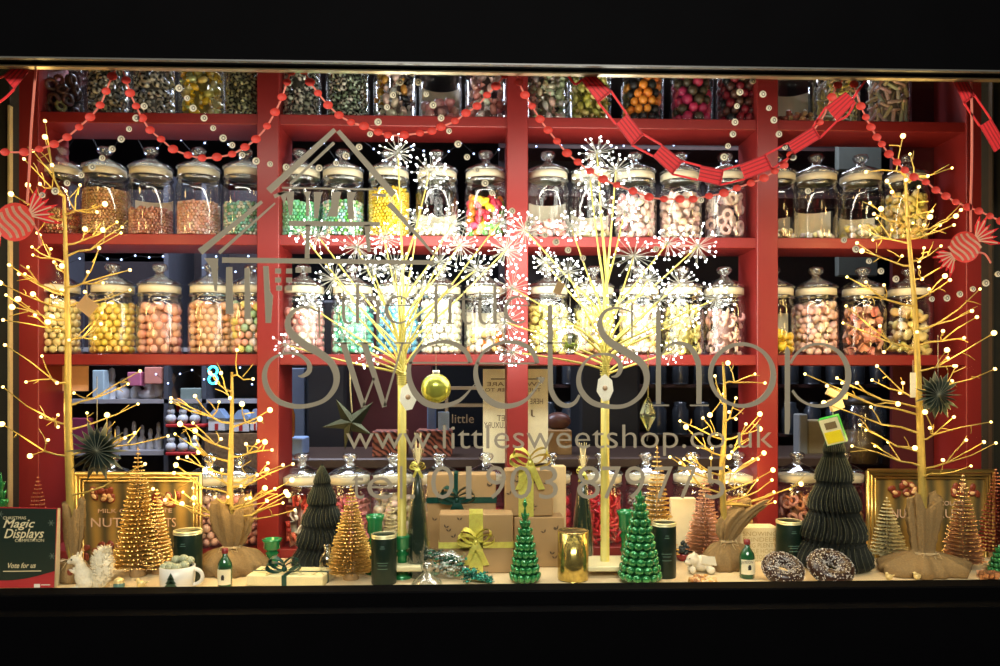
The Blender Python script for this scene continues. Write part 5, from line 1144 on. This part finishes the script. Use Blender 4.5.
paper_star(97, 451, 31, 1.78, 20, 'dark folded paper star hanging beside the trunk over the nuts picture')
paper_star(938, 395, 25, 1.80, 22, 'dark folded paper star hanging against the dark red end panel')
# packet + kraft ornament on the paper tree tip
kh = empty('kraft_star_topper', P(836, 398, 1.86), 'folded kraft paper ornament above the green packet on the big paper tree', 'ornament'); b = MB(); b.box(P(834, 394, 1.86), (15 * k, .014, 7 * k), rot('Y', .45)); b.box(P(836, 404, 1.86), (13 * k, .014, 12 * k), rot('Y', -.35)); b.box(P(842, 396, 1.865), (10 * k, .012, 6 * k), rot('Y', .1)); b.build('folded_card', KRAFTL, kh, smooth=False)
pkt = empty('green_packet', P(833, 448, 1.81), 'tilted little yellow and green sweet packet hanging on the big folded paper tree', 'packet'); Mp = rot('Y', -.35) @ rot('Z', -.62)
c = P(833, 430, 1.82); b = MB(); b.box(c, (19 * k, .022, 28 * k), Mp); b.build('packet_box', mat('packet_green', (.03, .42, .05), .4), pkt, smooth=False)
b = MB(); b.box(c + Mp @ Vector((0, -.0116, 0)), (18.4 * k, .0008, 27 * k), Mp); b.build('front_panel', mat('packet_cream', (.75, .70, .42), .5), pkt, smooth=False)
b = MB(); b.box(c + Mp @ Vector((0, -.0124, -6 * k)), (16 * k, .0006, 12 * k), Mp); b.build('yellow_print', mat('packet_yellow', (.9, .72, .02), .4), pkt, smooth=False)
b = MB(); b.box(c + Mp @ Vector((.001, -.0124, 6 * k)), (11 * k, .0006, 7 * k), Mp); b.build('brown_print', mat('packet_brown', (.20, .14, .06), .5), pkt, smooth=False)
thread(pkt, 833, 406, 418, 1.82)
# small pale hanging card by the right trunk
hc = empty('hanging_price_card', P(913, 385, 1.86), 'small narrow pale card hanging by the trunk next to a paper star', 'tag'); b = MB(); b.box(P(913, 385, 1.86), (6 * k, .001, 26 * k)); b.build('card', CARD, hc, smooth=False); thread(hc, 913, 360, 372, 1.86)
# kraft tag on the left trunk
hl = empty('kraft_gift_tag', P(86, 310, 1.84), 'brown kraft tag dangling between two jars of yellow bonbons', 'tag'); b = MB(); b.box(P(87, 306, 1.84), (17 * k, .001, 15 * k), rot('Y', .7)); b.build('card', KRAFT, hl, smooth=False); thread(hl, 87, 285, 300, 1.84)

# ------------------------------------------------------------- the shop behind
def bx(px0, px1, py0, py1, Y, d, m, nm, lab, cat, group=None, bev=.004):
    A, B = P(px0, py1, Y), P(px1, py0, Y); b = MB(); b.box(((A.x + B.x) / 2, Y + d / 2, (A.z + B.z) / 2), (B.x - A.x, d, B.z - A.z), bev=bev); o = b.build(nm, m, smooth=False); return tag(o, lab, cat, group)
# poster seen from behind, mirrored words
b = MB(); quad(b, 483, 369, 548, 463, 2.34, .002); pm = b.build('hanging_poster', mat('poster_paper', (.92, .85, .58), .8), smooth=False); tag(pm, 'cream poster hanging behind the middle upright, its words showing reversed', 'poster')
for s_, a, b_, yb_, h_ in (('SWEETS ARE', 487, 541, 386, 4), ('THE ANSWER TO', 485, 541, 391.5, 3.4), ('HERE', 530, 543, 404, 5.5), ('J', 531, 535, 415, 5.5), ('YET', 497, 510, 421, 6), ('LUXURY', 484, 506, 428, 6)):
    text(s_, a, b_, yb_, h_, 2.338, INK, mirror=True).build('lettering', mat('faded_ink', (.22, .17, .10), .8), pm, smooth=False)
b = MB(); b.strip([P(491, 379, 2.338), P(540, 379, 2.338)], .003, .0004); b.poly([P(540, 376, 2.338), P(545, 379, 2.338), P(540, 382, 2.338)], (0, .0004, 0)); b.build('arrow_mark', INK, pm, smooth=False)
b = MB(); A, B = P(478, 366, 2.34), P(548, 366, 2.34); b.tube([A, B], .006, 8); b.build('hanging_rod', INK, pm)
# back shop shelving, left
wl_ = P(44, 400, 3.3); wr_ = P(270, 400, 3.3)
bs = empty('back_shelf_unit', ((wl_.x + wr_.x) / 2, 3.45, 0), 'dark shelving with white edges in the shop behind the tall twig tree', 'shelving')
for y in (401, 452, 500, 350): MB().box(((wl_.x + wr_.x) / 2, 3.45, zy(y, 3.3)), (wr_.x - wl_.x, .3, .018)).build('shelf', mat('pale_shelf_edge', (.42, .40, .42), .5), bs, smooth=False)
for a in (46, 166, 204, 268): MB().box((P(a, 400, 3.3).x, 3.45, 1.2), (.02, .3, 2.4)).build('upright', GREYIN, bs, smooth=False)
MB().box(((wl_.x + wr_.x) / 2, 3.61, 1.2), (wr_.x - wl_.x, .02, 2.4)).build('back_board', mat('dark_back_board', (.04, .03, .035), .6), bs, smooth=False)
bx(43, 88, 366, 391, 2.2, .004, mat('orange_lit_card', (.85, .48, .26), .7), 'orange_lit_card', 'plain pale card, orange light in its colour, hung behind the twig tree trunk', 'card', bev=0)  # pale poster; the orange light it reflects is put into its colour
bx(62, 90, 418, 451, 3.31, .04, mat('plum_card', (.26, .03, .08), .6), 'plum_box', 'plum coloured box standing behind the folded paper star', 'box')
bx(127, 141, 372, 386, 3.31, .05, mat('pink_box', (.65, .18, .32), .6), 'pink_box', 'bright pink box on the back shelf, left of the orange-pink one', 'box')
bx(144, 162, 367, 384, 3.31, .05, mat('salmon_box', (.8, .32, .26), .6), 'salmon_box', 'orange-pink box on the back shelf beside the dark figure', 'box')
bx(92, 104, 370, 400, 3.31, .05, mat('pale_blue_box', (.5, .66, .74), .5), 'pale_blue_box', 'pale blue box on the upper back shelf', 'box')
bx(180, 202, 388, 410, 3.31, .05, mat('photo_box', (.25, .32, .30), .5), 'grey_box', 'grey-green picture box above the red snowman boxes', 'box')
CER = mat('white_ceramic', (.78, .80, .84), .3); 
def vase(px, bot, h, w_, Y, lab, m=CER, grp='white ornaments on the back shelves'):
    p = P(px, bot, Y); k = M_(Y); b = MB(); b.lathe([(w_ * .3 * k, 0), (w_ * .5 * k, h * .15 * k), (w_ * .48 * k, h * .45 * k), (w_ * .2 * k, h * .6 * k), (w_ * .28 * k, h * .75 * k), (w_ * .2 * k, h * .95 * k), (.0004, h * k)], p, 14); o = b.build('white_ornament', m); tag(o, lab, 'ornament', grp)
for i, (px, bot, h, w_) in enumerate(((112, 400, 32, 12), (124, 400, 22, 14), (150, 400, 18, 22), (160, 400, 30, 14), (100, 400, 12, 12), (136, 400, 24, 10))): vase(px, bot, h, w_, 3.4, 'white rounded ornament on the upper back shelf, seen through the twigs')
for i in range(14): vase(52 + i * 8.2, 451, 26 + 4 * math.sin(i * 2), 8, 3.4, 'small white ornament in the row on the lower back shelf', CER, 'row of small white ornaments')
for i in range(8): vase(48 + i * 9, 499, 30, 9, 3.4, 'small clear glass ornament on the bottom back shelf', GLT, 'glass ornaments on the bottom back shelf')
b = MB(); p = P(170, 400.5, 3.36); kk = M_(3.2); b.lathe([(7 * kk, 0), (8 * kk, 4 * kk), (4 * kk, 16 * kk), (6.5 * kk, 22 * kk), (5 * kk, 28 * kk), (.0004, 30 * kk)], p, 14); tag(b.build('dark_figure', mat('dark_brown_glaze', (.10, .06, .04), .4)), 'dark brown round-headed figure on the back shelf', 'figurine')
# red snowman boxes
for j, (y0, y1) in enumerate(((404, 424), (428, 452))):
    for i in range(3):
        Y = 3.28; p = P(171 + i * 12, y1, Y); kk = M_(Y); root = empty('snowman', p, 'white snowman ornament in the small rows on the back shelf', 'ornament', 'snowmen on the back shelf')
        MB().ball(p + Vector((0, 0, 5 * kk)), 5.2 * kk, 12, 8).build('body', CER, root); MB().ball(p + Vector((0, 0, 12.5 * kk)), 3.8 * kk, 12, 8).build('head', CER, root)
        MB().lathe([(4 * kk, 15 * kk), (2.6 * kk, 15.4 * kk), (2.4 * kk, 19 * kk), (.0004, 19 * kk)], p, 10).build('hat', INK, root)
    bx(165, 205, y1, y1 + 3.5, 3.26, .06, mat('bright_red_box', (.55, .02, .02), .5), 'red_tray', 'red tray under the ' + ('upper' if j == 0 else 'lower') + ' row of snowmen', 'tray')
bx(176, 203, 398, 412, 3.34, .04, mat('bright_red_box'), 'red_box', 'red box behind the upper snowmen', 'box')
# village houses
for i, (px, py) in enumerate(((219, 430), (243, 431), (257, 430))):
    Y = 3.25; p = P(px, py, Y); kk = M_(Y); root = empty('model_house', p, 'white model house with pale blue roof on the back shelf, ' + ('nearest the snowmen', 'middle one', 'nearest the red upright')[i], 'model house'); w = (16, 16, 9)[i] * kk; h = 12 * kk
    MB().box(p + Vector((0, 0, h / 2)), (w, .06, h)).build('walls', CER, root, smooth=False)
    b = MB(); b.poly([p + Vector((-w * .6, -.035, h)), p + Vector((w * .6, -.035, h)), p + Vector((w * .15, -.035, h + 9 * kk)), p + Vector((-w * .15, -.035, h + 9 * kk))], (0, .07, 0)); b.build('roof', mat('ice_blue_roof', (.35, .5, .75), .4), root, smooth=False)
    MB().box(p + Vector((0, -.031, h * .3)), (w * .2, .004, h * .5)).build('door', mat('red_door', (.5, .03, .03), .5), root, smooth=False)
bx(204, 268, 433, 480, 3.22, .1, mat('wicker', (.22, .13, .06), .8, var=.6, scale=90, bump=1), 'wicker_hamper', 'brown wicker hamper on the floor stack behind the short twig tree', 'basket')
p = P(213, 375, 3.2); b = MB(); 
for i in range(2): b.tube([p + Vector((math.cos(a) * .018, 0, (.018 if i else -.018) + math.sin(a) * .018)) for a in [2 * PI * j / 12 for j in range(13)]], .005, 6)
tag(b.build('neon_ring_sign', mat('cyan_neon', (.1, .8, .9), emit=(.05, .7, 1), es=2.5, var=0)), 'small cyan glowing figure-eight sign in the back of the shop', 'sign')
# added dark panels, standing for the unlit parts of the shop
bx(306, 346, 300, 759, 2.96, .25, DARKIN, 'navy_shade_panel', 'tall dark navy panel standing in for darkness behind the metal star', 'shade panel', bev=.01)
bx(580, 640, 300, 759, 2.96, .3, mat('black_shade_colour', (.008, .009, .012), .7), 'black_shade_panel', 'tall black panel standing in for darkness behind the yellow pole with the oval tag', 'shade panel', bev=.01)
bx(346, 432, 300, 739, 3.12, .06, MAROON, 'maroon_screen', 'dark maroon screen in the shop behind the W', 'screen')
bx(281, 305, 368, 742, 3.1, .1, mat('blue_grey_box', (.12, .16, .24), .5), 'blue_grey_cabinet', 'blue-grey narrow cabinet seen right of the second upright', 'cabinet')
bx(286, 303, 438, 455.5, 2.6, .1, mat('sky_box', (.32, .48, .8), .5), 'sky_blue_box', 'light blue box low behind the big swash S', 'box')
p = P(289, 437, 2.6); kk = M_(2.6); b = MB(); b.lathe([(5 * kk, 0), (6 * kk, 6 * kk), (6 * kk, 22 * kk), (3 * kk, 32 * kk), (2.5 * kk, 36 * kk)], p, 14); tag(b.build('amber_bottle', mat('amber', (.35, .12, .02), .2, coat=.6)), 'amber bottle behind the second upright', 'bottle')
BK = mat('basket_weave', (.03, .012, .01), .7, wave=(28, (.5, .16, .10), 6, 'DIAGONAL'))
bx(372, 406, 431, 457, 2.55, .1, BK, 'woven_basket', 'red and black woven basket left of the yellow pole', 'basket'); bx(416, 452, 430, 457, 2.55, .1, BK, 'woven_basket', 'red and black woven basket under the small blue notice', 'basket')
bx(438, 449, 412, 430, 2.56, .02, mat('blue_notice', (.45, .62, .85), .5), 'blue_notice', 'small pale blue notice standing on the woven basket', 'notice', bev=0); bx(427, 436, 404, 430, 2.6, .02, mat('blue_book', (.14, .22, .38), .5), 'blue_book', 'upright dark blue book beside the pale notice', 'book')
cu = empty('shop_counter', (0, 2.75, 0), 'low dark counter running behind the lowest row of jars', 'counter'); A, B = P(276, 458, 2.5), P(960, 458, 2.5)
MB().box(((A.x + B.x) / 2, 2.72, A.z - .02), (B.x - A.x, .44, .035), bev=.005).build('counter_top', mat('dark_counter_wood', (.06, .035, .025), .4), cu, smooth=False); MB().box(((A.x + B.x) / 2, 2.74, (A.z - .04) / 2), (B.x - A.x - .04, .38, A.z - .04)).build('counter_body', MAROON, cu, smooth=False)
gs = empty('gilt_shelf', P(466, 452, 2.9), 'small gilt-edged shelf with glass jars behind the olive bauble', 'shelving')
for y in (388, 405, 449): MB().box(P(466, y, 2.95), (.17, .1, .012)).build('shelf', mat('gilt_wood', (.42, .32, .18), .5), gs, smooth=False)
for a in (447, 486): MB().box(P(a, 420, 2.95), (.012, .1, .28)).build('side_post', mat('gilt_wood'), gs, smooth=False)
text('little', 452, 474, 423, 9, 2.89, GF).build('lettering', mat('gilt_wood'), gs, smooth=False)  # reflection of the window word, modelled as solid letters
# back shelves right with dim storage jars
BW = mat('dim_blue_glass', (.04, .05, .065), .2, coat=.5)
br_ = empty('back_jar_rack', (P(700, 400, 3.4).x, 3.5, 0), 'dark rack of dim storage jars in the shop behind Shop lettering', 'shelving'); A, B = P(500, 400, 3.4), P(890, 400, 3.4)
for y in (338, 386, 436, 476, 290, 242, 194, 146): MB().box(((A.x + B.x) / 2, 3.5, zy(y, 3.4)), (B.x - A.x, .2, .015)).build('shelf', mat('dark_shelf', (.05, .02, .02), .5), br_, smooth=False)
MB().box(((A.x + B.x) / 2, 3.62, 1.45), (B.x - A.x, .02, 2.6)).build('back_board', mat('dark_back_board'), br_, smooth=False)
for y in (386, 436):
    for px in range(548, 880, 22):
        if 640 > px > 575: continue
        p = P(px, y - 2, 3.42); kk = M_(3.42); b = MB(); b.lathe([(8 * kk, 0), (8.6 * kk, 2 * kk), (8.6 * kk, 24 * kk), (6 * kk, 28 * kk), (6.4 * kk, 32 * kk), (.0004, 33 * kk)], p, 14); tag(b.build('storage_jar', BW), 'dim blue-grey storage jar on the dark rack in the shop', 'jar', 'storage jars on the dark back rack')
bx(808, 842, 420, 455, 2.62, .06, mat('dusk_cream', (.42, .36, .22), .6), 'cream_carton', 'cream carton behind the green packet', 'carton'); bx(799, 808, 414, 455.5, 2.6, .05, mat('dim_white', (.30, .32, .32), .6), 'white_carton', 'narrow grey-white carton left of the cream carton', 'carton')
p = P(862, 464, 2.5); kk = M_(2.5); lb = empty('large_glass_jar', p, 'large glass storage jar behind the twig tree at the red end panel', 'jar'); MB().shell([(.001, .001), (19 * kk, .001), (20 * kk, .01), (20 * kk, 52 * kk), (16 * kk, 60 * kk)], p, 24).build('glass_body', GLT, lb); MB().lathe([(16 * kk, 60 * kk), (18 * kk, 61 * kk), (18 * kk, 66 * kk), (.0004, 70 * kk)], p, 24).build('lid', mat('dark_lid', (.04, .03, .02), .4), lb)
m = MB(); m.cur = (.2, .12, .04); m.lathe([(.001, .006), (18.5 * kk, .006), (18.5 * kk, 34 * kk), (.001, 34 * kk)], p, 20); tag(m.build('brown_sweets', SWEET), 'brown sweets filling the large glass storage jar', 'sweets', kind='stuff')
# brown round hat box / pot
p = P(558, 430, 2.65); kk = M_(2.65); b = MB(); b.ball(p + Vector((0, 0, 9 * kk)), (13 * kk, 11 * kk, 9 * kk), 18, 12); tag(b.build('brown_pot', mat('brown_glaze', (.14, .06, .045), .35)), 'dark brown rounded pot in shadow on the kraft carton', 'pot')
bx(548, 572, 430, 455.5, 2.6, .1, KRAFT, 'kraft_carton', 'open kraft carton on the counter beside the cream poster', 'carton')
# grey diagonal beam boards seen in the gaps, pale blue-grey board
bx(44, 175, 252, 262, 3.6, .05, mat('pale_blue_board', (.45, .5, .62), .4), 'pale_gap_board', 'pale blue-grey board seen between the second and third shelves', 'board')
bx(838, 882, 142, 170, 3.0, .03, mat('grey_green_board', (.12, .14, .13), .5), 'grey_picture', 'grey-green picture hanging behind the coconut pieces jar', 'picture'); bx(838, 878, 253, 276, 3.0, .03, mat('grey_green_board'), 'grey_picture', 'grey-green picture hanging behind the peach hearts jar', 'picture')
# blue fairy lights strings behind the jars
for q, (x0, x1, y0, amp) in enumerate(((45, 258, 141, 14), (45, 170, 256, 4), (200, 258, 262, 8), (280, 505, 152, 12), (530, 755, 148, 10), (150, 258, 372, 8))):
    n = 18 if x1 - x0 > 150 else 9; rnd = random.Random(q); pts = [P(x0 + (x1 - x0) * (i + .5) / n, y0 + amp * math.sin(i * 1.7) + rnd.uniform(-4, 6), 2.75) for i in range(n)]
    root = empty('fairy_lights', pts[0], 'string of tiny blue-white fairy lights behind ' + ('the sugar ball jars', 'the straw-yellow bonbons', 'the peach-orange bonbons', 'the lemon pips jar', 'the foam pieces jar', 'the short twig tree tip')[q], 'fairy lights'); MB().tube(pts, .0006, 4).build('wire', INK, root)
    for c_ in pts: MB().ball(c_, .0035, 6, 4).build('bulb', BLUEL, root)

# ------------------------------------------------------------- light
def area(loc, rx, sx, sy, w, c, rz=0):
    l = bpy.data.lights.new('area_light', 'AREA'); l.shape = 'RECTANGLE'; l.size = sx; l.size_y = sy; l.energy = w; l.color = c
    o = bpy.data.objects.new('area_light', l); o.location = loc; o.rotation_euler = (rx, 0, rz); col.objects.link(o)
area((.1, 1.72, zt + .02), math.radians(28), 2.0, .04, 3.2, (1, .93, .8))          # strip behind the window head
area((0, -2.8, 4.45), math.radians(58), 3, .8, 165, (1, .95, .88))                     # street lighting
area((-1.0, 2.7, 2.85), 0, 1.4, .3, 30, (.72, .78, 1))                               # unseen cool fill added to light the shop goods
area((1.0, 2.9, 2.85), 0, 1.2, .3, 10, (.85, .85, 1))  # second unseen fill, added for the right of the shop
w = bpy.data.worlds.new('night'); w.use_nodes = True; w.node_tree.nodes['Background'].inputs[0].default_value = (.02, .025, .04, 1); w.node_tree.nodes['Background'].inputs[1].default_value = .15; sc.world = w

# ------------------------------------------------------------- camera
cam = bpy.data.cameras.new('camera'); cam.sensor_width = 36; cam.lens = F / 1000 * 36; cam.shift_y = (YH - 333) / 1000; cam.clip_start = .05
co = bpy.data.objects.new('camera', cam); co.location = (0, 0, CZ); co.rotation_euler = (PI / 2, 0, -PHI); col.objects.link(co); sc.camera = co
sc.view_settings.view_transform = 'Standard'; sc.view_settings.look = 'None'; sc.view_settings.gamma = 1; sc.view_settings.use_curve_mapping = False; sc.view_settings.exposure = .8
cy = sc.cycles; cy.max_bounces = 8; cy.diffuse_bounces = 2; cy.glossy_bounces = 3; cy.transmission_bounces = 4; cy.transparent_max_bounces = 24; cy.caustics_reflective = False; cy.caustics_refractive = False; cy.sample_clamp_indirect = 3; cy.use_denoising = True
